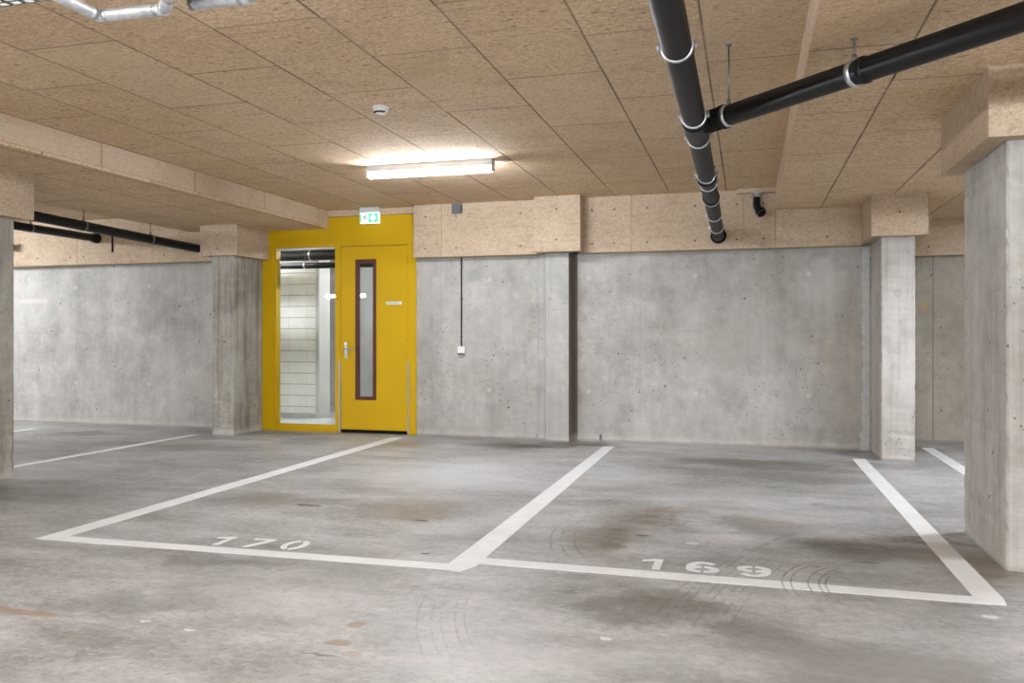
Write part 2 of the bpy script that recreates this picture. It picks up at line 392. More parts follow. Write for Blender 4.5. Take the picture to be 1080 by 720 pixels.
def paint_material():
    n = NB('floor_paint', 0.6, 0.3)
    c = n.mix(n.rng(n.noise(n.pos, 5, 5, 0.7), 0.3, 0.7), lin((214, 216, 216)), lin((228, 230, 230)))
    wear = n.rng(n.noise(n.scaled(1, 1, 1, (3, 3, 0)), 11, 6, 0.75), 0.60, 0.72)
    c = n.mix(n.M('MULTIPLY', wear, 0.4), c, lin((168, 163, 153)))
    # darker tone across the line beside the near right column
    wx = n.M('ADD', n.X, n.M('MULTIPLY', n.M('SUBTRACT', n.noise(n.pos, 6, 4), 0.5), 0.3))
    c = n.mix(n.M('MULTIPLY', n.blob(n.X, n.Y, 1.05, 5.2, 0.4, 0.28, wx, None, 0.6), 0.6), c, lin((150, 142, 128)))
    vd = n.voronoi(n.pos, 16)
    vr = n.white(n.voronoi(n.pos, 16, 'Position'))
    c = n.mix(n.M('MULTIPLY', n.M('MULTIPLY', n.rng(vd, 0.06, 0.03), n.M('GREATER_THAN', vr, 0.8)), 0.6), c, lin((96, 86, 72)))
    # the tyre arcs run over the paint as well
    dx = n.M('SUBTRACT', n.X, 0.86)
    dy = n.M('SUBTRACT', n.Y, 4.30)
    r = n.M('SQRT', n.M('ADD', n.M('MULTIPLY', dx, dx), n.M('MULTIPLY', dy, dy)))
    ln = n.mx([n.rng(n.M('ABSOLUTE', n.M('SUBTRACT', r, q)), 0.0065, 0.002) for q in (0.50, 0.53, 0.58, 0.66, 0.70)])
    c = n.mix(n.M('MULTIPLY', ln, n.M('MULTIPLY', n.blob(n.X, n.Y, 0.26, 4.42, 0.38, 0.38), 0.5)), c, lin((86, 82, 74)))
    n.color(c)
    n.bump(n.noise(n.pos, 70, 3), 0.001, 0.3)
    return n.m


def block_material():
    n = NB('white_block', 0.75, 0.25)
    u = n.M('DIVIDE', n.X, 0.6)
    v = n.M('DIVIDE', n.M('ADD', n.Z, 0.0), 0.165)
    row = n.M('FLOOR', v)
    fv = n.M('SUBTRACT', v, row)
    uu = n.M('ADD', u, n.M('MULTIPLY', n.M('FLOORED_MODULO', row, 2.0), 0.5))
    fu = n.M('SUBTRACT', uu, n.M('FLOOR', uu))
    du = n.M('MULTIPLY', n.M('MINIMUM', fu, n.M('SUBTRACT', 1.0, fu)), 0.6)
    dv = n.M('MULTIPLY', n.M('MINIMUM', fv, n.M('SUBTRACT', 1.0, fv)), 0.165)
    c = n.mix(n.rng(n.noise(n.pos, 4, 4), 0.3, 0.7), lin((206, 206, 198)), lin((222, 221, 214)))
    j = n.M('MAXIMUM', n.rng(dv, 0.008, 0.003), n.M('MULTIPLY', n.rng(du, 0.006, 0.002), 0.45))
    c = n.mix(n.M('MULTIPLY', j, 0.75), c, lin((118, 114, 104)))
    n.color(c)
    n.bump(n.M('SUBTRACT', n.noise(n.pos, 40, 3), n.M('MULTIPLY', j, 2.0)), 0.003, 0.3)
    return n.m


def foil_material():
    n = NB('foil_wrap', 0.36, 0.5, 0.75)
    c = n.ramp_noise(n.noise(n.pos, 16, 4), lin((205, 208, 212)), lin((244, 246, 248)))
    n.color(c)
    n.bump(n.noise(n.pos, 55, 4, 0.6, 1.0), 0.006, 0.7)
    return n.m


def black_pipe_material():
    n = NB('black_pipe_plastic', 0.5, 0.3)
    c = n.ramp_noise(n.noise(n.pos, 6, 4), lin((10, 10, 10)), lin((20, 19, 18)))
    spl = n.rng(n.noise(n.pos, 24, 4, 0.7), 0.70, 0.76)
    c = n.mix(n.M('MULTIPLY', spl, 0.5), c, lin((120, 118, 112)))
    n.color(c)
    n.bump(n.noise(n.pos, 40, 3), 0.001, 0.15)
    return n.m


def glass_material():
    m = bpy.data.materials.new('clear_glass')
    m.use_nodes = True
    nt = m.node_tree
    nt.nodes.clear()
    o = nt.nodes.new('ShaderNodeOutputMaterial')
    t = nt.nodes.new('ShaderNodeBsdfTransparent')
    t.inputs[0].default_value = (0.93, 0.95, 0.94, 1)
    g = nt.nodes.new('ShaderNodeBsdfGlossy')
    g.inputs['Roughness'].default_value = 0.02
    f = nt.nodes.new('ShaderNodeFresnel')
    f.inputs[0].default_value = 1.5
    mx = nt.nodes.new('ShaderNodeMixShader')
    nt.links.new(f.outputs[0], mx.inputs[0])
    nt.links.new(t.outputs[0], mx.inputs[1])
    nt.links.new(g.outputs[0], mx.inputs[2])
    nt.links.new(mx.outputs[0], o.inputs[0])
    return m


MAT = dict(
    ceiling=woodwool('woodwool_ceiling', (-3.25, 0.605, 4.35, 1.215)),
    beam_l=woodwool('woodwool_left_beam', (-6.97, 0.605, 5.693 - 1.2, 1.2)),
    beam_r=woodwool('woodwool_right_beam', (0.13, 0.605, 4.24, 1.2)),
    board=woodwool('woodwool_board', None, (196, 180, 160), (206, 188, 165), (174, 153, 127), fleck=0.35),
    wall=concrete('wall_concrete', ties=True, grime=(0.35, 0.5), marks=((-1.935, 1.0, 0.04, 60.0, (84, 74, 60), 0.85), (-9.7, 1.70, 0.3, 0.035, (206, 202, 190), 0.6), (-2.84, 0.51, 0.012, 0.012, (110, 108, 104), 0.8), (-2.84, 0.44, 0.012, 0.012, (110, 108, 104), 0.8),  # first mark: shade right of the pilaster put into the wall colour
                  (-3.17, 1.93, 0.10, 0.09, (150, 150, 148), 0.5), (-1.63, 0.035, 0.02, 0.05, (40, 36, 30), 0.9), (-2.37, 0.04, 0.02, 0.03, (40, 36, 30), 0.9), (0.3, 0.56, 0.03, 0.03, (150, 147, 140), 0.5)),
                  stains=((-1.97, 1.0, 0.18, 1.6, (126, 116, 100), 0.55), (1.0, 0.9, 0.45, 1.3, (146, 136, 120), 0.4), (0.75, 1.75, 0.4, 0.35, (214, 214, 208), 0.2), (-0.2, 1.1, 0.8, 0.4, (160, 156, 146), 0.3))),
    wall2=concrete('niche_concrete', (140, 134, 122), (176, 170, 158), joints=((2.07, (108, 102, 92)),), stains=((2.0, 1.55, 0.06, 0.08, (190, 150, 90), 0.7),)),
    col=concrete('column_concrete', (140, 136, 125), (186, 183, 174), axis='y', boardmark=0.8, grime=(0.5, 0.3)),
    colr=concrete('column_concrete_pale', (158, 155, 147), (198, 197, 192), axis='y', boardmark=0.3, grime=(0.3, 0.4)),
    colb=concrete('column_concrete_light', (164, 161, 152), (198, 196, 190), axis='x', boardmark=0.3, grime=(0.2, 0.6), marks=((1.39, 1.62, 0.05, 0.05, (150, 147, 140), 0.5), (1.39, 1.07, 0.045, 0.045, (160, 157, 150), 0.4))),
    pil=concrete('pilaster_concrete', (158, 157, 152), (194, 193, 188), boardmark=0.15, grime=(0.4, 0.5), marks=((-1.952, 1.0, 0.018, 60.0, (96, 84, 68), 0.85), (-2.368, 1.0, 0.006, 60.0, (110, 104, 94), 0.6), (-2.238, 1.0, 0.005, 60.0, (110, 104, 94), 0.5))),  # first mark paints the shaded right side face darker
    grout=simple('grout_strip', (196, 198, 194), 0.9, 0.1, 0, 0.2, 20, 0.5),
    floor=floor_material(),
    paint=paint_material(),
    yellow=simple('yellow_lacquer', (198, 160, 0), 0.5, 0.25, 0, 0.06, 2.5),
    brown=simple('oxblood_gasket', (84, 30, 20), 0.4, 0.4),
    alu=simple('brushed_aluminium', (176, 170, 156), 0.4, 0.5, 0.6),
    steel=simple('galvanised_steel', (196, 199, 200), 0.3, 0.5, 0.85),
    steel_d=simple('dull_zinc', (120, 120, 116), 0.4, 0.5, 0.7),
    pipe=black_pipe_material(),
    rubber=simple('black_rubber', (22, 21, 20), 0.7, 0.2),
    white=simple('white_plastic', (232, 232, 230), 0.4, 0.4, 0, 0.03),
    grey=simple('grey_plastic', (98, 103, 104), 0.5, 0.4, 0, 0.08),
    greylt=simple('light_grey_plastic', (205, 206, 204), 0.5, 0.4, 0, 0.05),
    sign=simple('sign_letter_grey', (120, 118, 110), 0.5),
    dark=simple('dark_gap', (28, 24, 20), 0.8, 0.1),
    foil=foil_material(),
    block=block_material(),
    plaster=simple('white_plaster', (182, 182, 176), 0.8, 0.2, 0, 0.06, 3),
    greyw=simple('grey_lobby_wall', (178, 178, 174), 0.8, 0.2, 0, 0.2, 1.5),
    glass=glass_material(),
    exit_w=emissive('exit_white', (240, 255, 250), 0.38),
    exit_g=emissive('exit_green', (70, 205, 150), 0.34),
    exit_m=simple('exit_figure', (40, 110, 90), 0.5),
    debris=simple('rusty_debris', (96, 62, 42), 0.8),
)
_lampm = {}


def lamp_mat(k):
    if k not in _lampm:
        _lampm[k] = emissive('lamp_diffuser', (238, 243, 253), LAMP * k)
    return _lampm[k]


# ------------------------------------------------------------------ mesh helpers
def add_box(bm, x0, x1, y0, y1, z0, z1, bevel=0.0, seg=1):
    r = bmesh.ops.create_cube(bm, size=1.0)
    vs = r['verts']
    for v in vs:
        v.co = Vector(((x0 + x1) / 2 + v.co.x * (x1 - x0), (y0 + y1) / 2 + v.co.y * (y1 - y0), (z0 + z1) / 2 + v.co.z * (z1 - z0)))
    if bevel:
        es = list({e for v in vs for e in v.link_edges})
        bmesh.ops.bevel(bm, geom=es, offset=bevel, segments=seg, affect='EDGES', profile=0.5)


def frames(pts):
    ps = [Vector(p) for p in pts]
    out = []
    for i, p in enumerate(ps):
        if i == 0:
            t = ps[1] - p
        elif i == len(ps) - 1:
            t = p - ps[i - 1]
        else:
            t = (ps[i + 1] - p).normalized() + (p - ps[i - 1]).normalized()
        t.normalize()
        out.append((p, t))
    return out


def add_tube(bm, pts, radii, seg=24, caps=True):
    """tube along points; radii one number or one per point"""
    if not isinstance(radii, (list, tuple)):
        radii = [radii] * len(pts)
    fr = frames(pts)
    up = Vector((0, 0, 1)) if abs(fr[0][1].z) < 0.9 else Vector((0, 1, 0))
    n = (up - fr[0][1] * up.dot(fr[0][1])).normalized()
    rings = []
    for k, (p, t) in enumerate(fr):
        n = (n - t * n.dot(t)).normalized()
        b = t.cross(n)
        rings.append([bm.verts.new(p + (n * math.cos(2 * math.pi * i / seg) + b * math.sin(2 * math.pi * i / seg)) * radii[k]) for i in range(seg)])
    for a, c in zip(rings, rings[1:]):
        for i in range(seg):
            f = bm.faces.new((a[i], a[(i + 1) % seg], c[(i + 1) % seg], c[i]))
            f.smooth = True
    if caps:
        bm.faces.new(list(reversed(rings[0])))
        bm.faces.new(rings[-1])


def add_lathe(bm, origin, axis, prof, seg=32):
    """prof: list of (radius, distance along axis)"""
    o = Vector(origin)
    t = Vector(axis).normalized()
    up = Vector((0, 0, 1)) if abs(t.z) < 0.9 else Vector((0, 1, 0))
    n = (up - t * up.dot(t)).normalized()
    b = t.cross(n)
    rings = []
    for (r, d) in prof:
        if r < 1e-5:
            rings.append([bm.verts.new(o + t * d)])
        else:
            rings.append([bm.verts.new(o + t * d + (n * math.cos(2 * math.pi * i / seg) + b * math.sin(2 * math.pi * i / seg)) * r) for i in range(seg)])
    for a, c in zip(rings, rings[1:]):
        for i in range(seg):
            j = (i + 1) % seg
            if len(a) == 1 and len(c) == 1:
                continue
            if len(a) == 1:
                f = bm.faces.new((a[0], c[j], c[i]))
            elif len(c) == 1:
                f = bm.faces.new((a[i], a[j], c[0]))
            else:
                f = bm.faces.new((a[i], a[j], c[j], c[i]))
            f.smooth = True


def add_prism(bm, poly, z0, z1):
    lo = [bm.verts.new((x, y, z0)) for x, y in poly]
    hi = [bm.verts.new((x, y, z1)) for x, y in poly]
    n = len(poly)
    bm.faces.new(hi)
    bm.faces.new(list(reversed(lo)))
    for i in range(n):
        bm.faces.new((lo[i], lo[(i + 1) % n], hi[(i + 1) % n], hi[i]))


def obj(name, bm, mat, parent=None, bevel=0.0):
    bmesh.ops.recalc_face_normals(bm, faces=bm.faces)
    me = bpy.data.meshes.new(name)
    bm.to_mesh(me)
    bm.free()
    o = bpy.data.objects.new(name, me)
    me.materials.append(mat)
    COL.objects.link(o)
    if parent is not None:
        o.parent = parent
        o.matrix_parent_inverse = Matrix.Translation(-parent.location)
    if bevel:
        md = o.modifiers.new('bevel', 'BEVEL')
        md.width = bevel
        md.segments = 2
        md.limit_method = 'ANGLE'
    return o


def box(name, b, mat, parent=None, bevel=0.0):
    bm = bmesh.new()
    add_box(bm, *b)
    return obj(name, bm, mat, parent, bevel)


def tag(o, label, cat, group=None):
    o['label'] = label
    o['category'] = cat
    if group:
        o['group'] = group
    return o


def thing(name, loc, label, cat, group=None):
    o = bpy.data.objects.new(name, None)
    o.empty_display_size = 0.1
    COL.objects.link(o)
    o.location = loc
    return tag(o, label, cat, group)


def struct(o, label=None, cat=None):
    o['kind'] = 'structure'
    if label:
        o['label'] = label
    if cat:
        o['category'] = cat
    return o


# ================================================================== THE SETTING
X0, X1, Y0 = -15.0, 9.0, -6.0
fl = bmesh.new()
add_box(fl, X0 - 0.3, X1 + 0.3, Y0 - 0.3, 14.2, -0.25, 0.0)
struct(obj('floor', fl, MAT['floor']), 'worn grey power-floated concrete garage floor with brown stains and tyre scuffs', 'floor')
cl = bmesh.new()
add_box(cl, X0 - 0.3, X1 + 0.3, Y0 - 0.3, 14.2, H, H + 0.25)
struct(obj('ceiling', cl, MAT['ceiling']), 'ceiling of staggered brown wood-wool boards', 'ceiling')

wb = bmesh.new()
add_box(wb, X0, -6.03, YW, YW + 0.3, 0, H)
add_box(wb, -3.90, 1.24, YW, YW + 0.3, 0, H)
add_box(wb, -6.03, -3.90, YW, YW + 0.3, 2.70, H)
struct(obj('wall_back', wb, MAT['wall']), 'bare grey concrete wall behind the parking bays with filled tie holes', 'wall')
wn = bmesh.new()
add_box(wn, 1.24, X1, 10.73, 11.03, 0, H)
struct(obj('wall_niche', wn, MAT['wall2']), 'set-back concrete wall seen between the two right columns', 'wall')
wr = bmesh.new()
add_box(wr, 0.94, 1.24, YW + 0.3, 10.73, 0, H)
struct(obj('wall_return', wr, MAT['wall2']), 'short return wall leading to the set-back wall', 'wall')
struct(box('wall_left', (X0 - 0.3, X0, Y0, 10.0, 0, H), MAT['wall']), 'concrete end wall on the left', 'wall')
struct(box('wall_right', (X1, X1 + 0.3, Y0, 11.0, 0, H), MAT['wall']), 'concrete end wall on the right', 'wall')
struct(box('wall_front', (X0, X1, Y0 - 0.3, Y0, 0, H), MAT['wall']), 'concrete wall behind the viewpoint', 'wall')
# lobby behind the yellow door
lb = bmesh.new()
add_box(lb, -9.0, -6.121, 11.16, 11.43, 0, H)
struct(obj('wall_lobby_block', lb, MAT['block']), 'white block wall seen through the yellow-framed window', 'wall')
struct(box('wall_lobby_end', (-6.12, -6.06, 11.10, 11.43, 0.0, 2.779), MAT['plaster']), 'smooth white wall end beside the block wall', 'wall')
struct(box('wall_lobby_far', (-9.0, -2.5, 13.0, 13.3, 0, H), MAT['greyw']), 'grey lobby wall seen through the slot in the door', 'wall')
struct(box('wall_lobby_right', (-2.8, -2.5, 9.87, 13.0, 0, H), MAT['greyw']), 'grey side wall of the lobby', 'wall')
struct(box('wall_lobby_left', (-9.0, -8.7, 9.87, 11.16, 0, H), MAT['plaster']), 'white side wall of the lobby', 'wall')
struct(box('baseboard_lobby', (-8.7, -6.125, 11.145, 11.16, 0, 0.07), MAT['greyw']), 'pale skirting under the white block wall', 'baseboard')

# pale grout strip where the back wall meets the rear right column
gb = bmesh.new()
prev = None
N = 40
left, right = [], []
for i in range(N + 1):
    z = 2.15 * i / N
    left.append((1.165 + random.uniform(-0.012, 0.012) - (0.02 if z < 0.2 else 0), z))
    right.append((1.235, z))
v0 = [[gb.verts.new((x, YW + 0.002, z)) for x, z in s] for s in (left, right)]
v1 = [[gb.verts.new((x, YW - 0.008, z)) for x, z in s] for s in (left, right)]
for i in range(N):
    gb.faces.new((v1[0][i], v1[1][i], v1[1][i + 1], v1[0][i + 1]))
    gb.faces.new((v0[0][i], v1[0][i], v1[0][i + 1], v0[0][i + 1]))
struct(obj('trim_1', gb, MAT['grout']), 'ragged pale grout strip between the back wall and the rear right column', 'trim')


# ---- dropped ceiling beams
def beam(x0, x1, y1, mat, label):
    t = thing('ceiling_beam', ((x0 + x1) / 2, 0, HB), label, 'beam')
    box('underside_board', (x0, x1, Y0, y1, HB, HB + 0.025), mat, t)
    box('side_board', (x1 - 0.025, x1, Y0, y1, HB + 0.025, H), MAT['side'], t)
    box('side_board', (x0, x0 + 0.025, Y0, y1, HB + 0.025, H), MAT['side'], t)
    return t


def side_mat():
    # the same board seen on edge faces, with its own vertical joints every 1.2 m
    n = NB('woodwool_beam_side', 0.92, 0.12)
    fine = n.noise(n.pos, 95, 3, 0.7)
    fib = n.noise(n.scaled(1.6, 0.4, 1.6), 60, 3, 0.7)
    c = n.mix(n.rng(fine, 0.32, 0.68), lin((176, 156, 130)), lin((218, 200, 176)))
    c = n.mix(0.45, c, n.mix(n.rng(fib, 0.3, 0.7), lin((176, 156, 130)), lin((220, 202, 178))))
    c = n.mix(n.rng(n.noise(n.pos, 3, 4), 0.5, 0.75, 0, 0.3), c, lin((150, 124, 98)))
    d = n.M('FLOORED_MODULO', n.M('SUBTRACT', n.Y, 5.693), 1.2)
    d = n.M('MINIMUM', d, n.M('SUBTRACT', 1.2, d))
    c = n.mix(n.rng(d, 0.006, 0.002, 0, 0.8), c, lin((72, 52, 38)))
    c = n.mix(n.rng(n.M('ABSOLUTE', n.M('SUBTRACT', n.Z, HB + 0.024)), 0.005, 0.002, 0, 0.7), c, lin((84, 62, 46)))
    n.color(c)
    n.bump(fine, 0.004, 0.4)
    return n.m


MAT['side'] = side_mat()
beam(-6.97, -5.08, YW, MAT['beam_l'], 'boarded ceiling beam running over the left columns to the yellow door frame')
beam(0.28, 3.00, 10.73, MAT['beam_r'], 'wide boarded ceiling beam over the two right columns, crossed by the black branch pipe')


# ---- concrete columns and their board casings
def column(x0, x1, y0, y1, mat, label, chips=0):
    bm = bmesh.new()
    add_box(bm, x0, x1, y0, y1, 0, HB)
    es = [e for e in bm.edges if abs(e.verts[0].co.z - e.verts[1].co.z) > 0.5]
    bmesh.ops.bevel(bm, geom=es, offset=0.012, segments=1, affect='EDGES')
    # slightly ragged arrises
    es = [e for e in bm.edges if abs(e.verts[0].co.z - e.verts[1].co.z) > 0.5]
    bmesh.ops.subdivide_edges(bm, edges=es, cuts=60, use_grid_fill=True)
    cx, cy = (x0 + x1) / 2, (y0 + y1) / 2
    for v in bm.verts:
        if 0.02 < v.co.z < HB - 0.1:
            j = (random.random() ** 4) * 0.007 * (1.8 if v.co.z < 0.5 else 1.0)
            v.co.x += j if v.co.x < cx else -j
            if v.co.y < cy:
                v.co.y += j
    return tag(obj('concrete_column', bm, mat), label, 'column')


column(-6.34, -6.03, 8.93, YW, MAT['col'], 'stained concrete column left of the yellow door frame')
column(-6.34, -6.03, 4.83, 5.76, MAT['col'], 'concrete column cut off by the left edge of the view')
column(1.24, 1.545, 8.80, 9.50, MAT['colb'], 'narrow pale concrete column against the right end of the back wall')
column(1.275, 1.585, 4.83, 5.72, MAT['colr'], 'large near concrete column at the right edge, beside the corner of bay 169')


def casing(x0, x1, y0, y1, z0, z1, cxy, label, ext=0.03, screws=()):
    """box of boards around a column head: front, two sides, bottom rim"""
    t = thing('column_head_casing', ((x0 + x1) / 2, (y0 + y1) / 2, z0), label, 'column casing')
    box('front_board', (x0, x1, y0, y0 + 0.03, z0, z1), MAT['board'], t)
    box('side_board', (x0, x0 + 0.03, y0 + 0.03, y1, z0, z1), MAT['board'], t)
    box('side_board', (x1 - 0.03, x1, y0 + 0.03, y1, z0, z1), MAT['board'], t)
    a0, a1, b0, b1 = cxy
    bm = bmesh.new()
    add_box(bm, x0 + 0.03, x1 - 0.03, y0 + 0.03, b0 - 0.002, z0 + 0.002, z0 + 0.03)
    add_box(bm, x0 + 0.03, a0 - 0.002, b0, y1, z0 + 0.002, z0 + 0.03)
    add_box(bm, a1 + 0.002, x1 - 0.03, b0, y1, z0 + 0.002, z0 + 0.03)
    if y1 > b1 + 0.02:
        add_box(bm, a0, a1, b1 + 0.002, y1, z0 + 0.002, z0 + 0.03)
    obj('bottom_board', bm, MAT['board'], t)
    if y1 < YW - 0.02:
        box('rear_board', (x0 + 0.03, x1 - 0.03, y1 - 0.03, y1, z0 + 0.031, z1), MAT['board'], t)
    for (sx, sz) in screws:
        add_screw(sx, y0, sz, t)
    return t


def add_screw(x, y, z, parent):
    bm = bmesh.new()
    add_lathe(bm, (x, y + 0.001, z), (0, -1, 0), [(0.012, 0), (0.012, 0.002), (0.007, 0.004), (0.003, 0.002), (0.0, 0.002)], 12)
    return obj('washer_screw', bm, MAT['rust'], parent)


MAT['rust'] = simple('screw_rust', (132, 108, 88), 0.6, 0.3, 0.3)
casing(-6.445, -5.93, 8.85, YW, 2.185, HB, (-6.34, -6.03, 8.93, YW), 'board casing round the head of the column left of the yellow door', screws=((-6.2, 2.43), (-6.2, 2.27)))
casing(-6.445, -5.93, 4.73, 5.86, 2.205, HB, (-6.34, -6.03, 4.83, 5.76), 'board casing at the left edge of the view, on the cut-off column')
casing(1.14, 1.64, 8.70, 9.40, 2.165, HB, (1.24, 1.545, 8.80, 9.50), 'board casing on the narrow rear right column, half in shadow', screws=((1.39, 2.39),))
casing(1.165, 1.695, 4.72, 5.80, 2.205, HB, (1.275, 1.585, 4.83, 5.72), 'large board casing on the near right column')

# ---- pilaster
pb = bmesh.new()
add_box(pb, -2.24, -1.96, 9.38, YW, 0, 2.157, 0.006)
add_box(pb, -2.366, -2.24, 9.53, YW, 0, 2.157)
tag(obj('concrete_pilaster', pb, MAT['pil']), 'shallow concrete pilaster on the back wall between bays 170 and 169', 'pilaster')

# ---- boards screwed along the top of the back wall
YS = 9.40
ZS = 2.152


def wall_board(x0, x1, label, z0=ZS, z1=H, y0=YS, y1=YW, screws=()):
    t = thing('wall_board', ((x0 + x1) / 2, y1, z0), label, 'wall board', None)
    box('board', (x0 + 0.0015, x1 - 0.0015, y0, y1, z0, z1), MAT['board'], t, 0.002)
    for sx in screws:
        for sz in (z0 + 0.10, z0 + 0.48):
            if sz < z1 - 0.03:
                add_screw(sx, y0, sz, t)
    return t


wall_board(-3.873, -3.515, 'short board at the top of the wall, touching the yellow frame', screws=(-3.72,))
wall_board(-3.515, -2.33, 'long board at the top of the wall with the small grey junction box', screws=(-3.33, -2.54))
t = thing('wall_board', (-2.06, YW, 2.157), 'projecting board box over the pilaster on the back wall', 'wall board')
box('front_board', (-2.33, -1.797, 9.20, 9.23, 2.157, H), MAT['board'], t)
box('side_board', (-2.33, -2.30, 9.23, YW, 2.157, H), MAT['board'], t)
box('side_board', (-1.827, -1.797, 9.23, YW, 2.157, H), MAT['board'], t)
box('bottom_board', (-2.30, -1.827, 9.23, 9.379, 2.159, 2.187), MAT['board'], t)
add_screw(-2.07, 9.20, 2.63, t)
add_screw(-2.07, 9.20, 2.29, t)
wall_board(-1.797, -1.255, 'board at the top of the wall just right of the pilaster box', screws=(-1.70, -1.45))
wall_board(-1.255, -0.049, 'long board at the top of the wall where the black main pipe ends', screws=(-1.08, -0.56, -0.12))
wall_board(-0.049, 0.28, 'short board at the top of the wall behind the black pipe elbow', screws=(0.16,))
wall_board(0.28, 1.14, 'board at the top of the wall under the right beam, beside the rear column casing', z1=HB, screws=(0.80,))
wall_board(-5.078, -3.875, 'thin board strip above the yellow door header behind the exit sign', z0=2.702, y0=9.52)
tag(box('packing_board', (-0.117, 0.278, 9.30, 9.398, 2.735, H), MAT['board']), 'thin packing board under the ceiling above the black pipe elbow', 'board')
# left bay
wall_board(-12.6, -11.2, 'board on the left back wall hidden behind the cut-off column', z0=2.18)
wall_board(-11.2, -9.98, 'board on the left back wall near the round pipe end', z0=2.18)
wall_board(-9.98, -8.79, 'leftmost board in view on the left back wall, behind the pipe end', z0=2.18, screws=(-9.45, -8.9))
wall_board(-8.79, -7.58, 'board on the left back wall where the short black pipe ends', z0=2.18, screws=(-8.68,))
wall_board(-7.58, -6.46, 'board on the left back wall beside the boarded column', z0=2.18, screws=(-7.4,))
# board edge under the set-back wall
wall_board(1.30, 2.75, 'board at the top of the set-back wall between the right columns', z0=2.135, z1=HB, y0=10.6, y1=10.73, screws=(2.0,))
wall_board(2.75, 4.2, 'board on the set-back wall hidden behind the large near column', z0=2.135, z1=HB, y0=10.6, y1=10.73)


# ================================================================== YELLOW DOOR AND SIDE WINDOW
YF = 9.55
YE = 9.68
tr = bmesh.new()
add_box(tr, -6.028, -3.90, YF, YE, 2.33, 2.70)
struct(obj('trim_2', tr, MAT['yellow'], None, 0.003), 'broad yellow header panel above door and side window', 'header panel')
win = thing('window_1', (-5.45, YE, 0), 'tall yellow-framed side window left of the yellow door, white blocks behind', 'window')
struct(win)
fb = bmesh.new()
add_box(fb, -6.028, -5.865, YF, YE, 0, 2.33)
add_box(fb, -5.865, -4.995, YF, YE, 0, 0.075)
obj('window_frame', fb, MAT['yellow'], win, 0.003)
bd = bmesh.new()
add_box(bd, -5.865, -5.84, YF + 0.02, YE, 0.075, 2.33)
add_box(bd, -5.84, -4.995, YF + 0.02, YF + 0.045, 0.075, 0.092)
obj('glazing_bead', bd, MAT['yellow'], win, 0.002)
bd = bmesh.new()
add_box(bd, -5.84, -4.995, YF + 0.03, YE, 2.313, 2.33)
o = obj('top_bead', bd, MAT['white'], win, 0.002)
o['label'] = 'pale strip along the top of the glass'
box('glass_pane', (-5.84, -4.995, YF + 0.06, YF + 0.068, 0.09, 2.313), MAT['glass'], win)

door = thing('door_1', (-4.46, YE, 0), 'yellow steel door with a narrow dark-edged glass slot and lever handle', 'door')
struct(door)
box('door_jamb', (-4.993, -4.915, YF, YE, 0, 2.33), MAT['yellow'], door, 0.004)
box('door_jamb', (-4.010, -3.90, YF, YE, 0, 2.33), MAT['yellow'], door, 0.004)
box('door_stop', (-4.915, -4.895, YF + 0.055, YE, 0, 2.33), MAT['yellow'], door)
box('door_stop', (-4.03, -4.010, YF + 0.055, YE, 0, 2.33), MAT['yellow'], door)
lx0, lx1, ly0, ly1, lz0, lz1 = -4.911, -4.014, YF + 0.008, YF + 0.052, 0.045, 2.322
gx0, gx1, gz0, gz1 = -4.712, -4.432, 0.415, 2.162
lf = bmesh.new()
add_box(lf, lx0, gx0, ly0, ly1, lz0, lz1)
add_box(lf, gx1, lx1, ly0, ly1, lz0, lz1)
add_box(lf, gx0, gx1, ly0, ly1, lz0, gz0)
add_box(lf, gx0, gx1, ly0, ly1, gz1, lz1)
leaf = obj('door_leaf', lf, MAT['leaf'] if 'leaf' in MAT else MAT['yellow'], door)
g = bmesh.new()
fw = 0.042
add_box(g, gx0, gx0 + fw, ly0 - 0.012, ly1, gz0, gz1)
add_box(g, gx1 - fw, gx1, ly0 - 0.012, ly1, gz0, gz1)
add_box(g, gx0 + fw, gx1 - fw, ly0 - 0.012, ly1, gz0, gz0 + fw)
add_box(g, gx0 + fw, gx1 - fw, ly0 - 0.012, ly1, gz1 - fw, gz1)
o = obj('vision_frame', g, MAT['brown'], leaf, 0.002)
o['label'] = 'dark red-brown glazing gasket of the slot'
box('vision_glass', (gx0 + fw, gx1 - fw, ly0 + 0.018, ly0 + 0.026, gz0 + fw, gz1 - fw), MAT['glass'], leaf)
hb = bmesh.new()
add_box(hb, -4.862, -4.822, ly0 - 0.010, ly0, 0.93, 1.13, 0.004)
add_tube(hb, [(-4.842, ly0 - 0.008, 1.045), (-4.842, ly0 - 0.055, 1.045), (-4.825, ly0 - 0.062, 1.045), (-4.72, ly0 - 0.062, 1.045), (-4.705, ly0 - 0.05, 1.045)], 0.0105, 12)
add_lathe(hb, (-4.842, ly0 - 0.010, 0.965), (0, -1, 0), [(0.013, 0), (0.013, 0.008), (0, 0.009)], 16)
o = obj('lever_handle', hb, MAT['steel'], leaf)
o['label'] = 'satin steel lever handle on a plate'
sp = bmesh.new()
add_box(sp, -4.30, -4.092, ly0 - 0.004, ly0, 1.597, 1.632, 0.002)
o = obj('sign_plate', sp, MAT['white'], leaf)
o['label'] = 'small white lettered plate'
sl = bmesh.new()
cx = -4.288
for wd in (0.012, 0.010, 0.012, 0.007, 0.013, 0.011, 0.007, 0.012, 0.011, 0.009, 0.012, 0.010):
    add_box(sl, cx, cx + wd * 0.75, ly0 - 0.0050, ly0 - 0.0038, 1.609, 1.620)
    cx += wd + 0.004
obj('plate_lettering', sl, MAT['sign'], leaf)
for q, (a, b_) in enumerate(((-4.94, -4.912), (-4.016, -3.992))):
    o = box('jamb_guard', (a, b_, YF - 0.004, YF + 0.006, 0.005, 0.90), MAT['alu'], door)
    o['label'] = 'dull aluminium guard strip on the jamb'
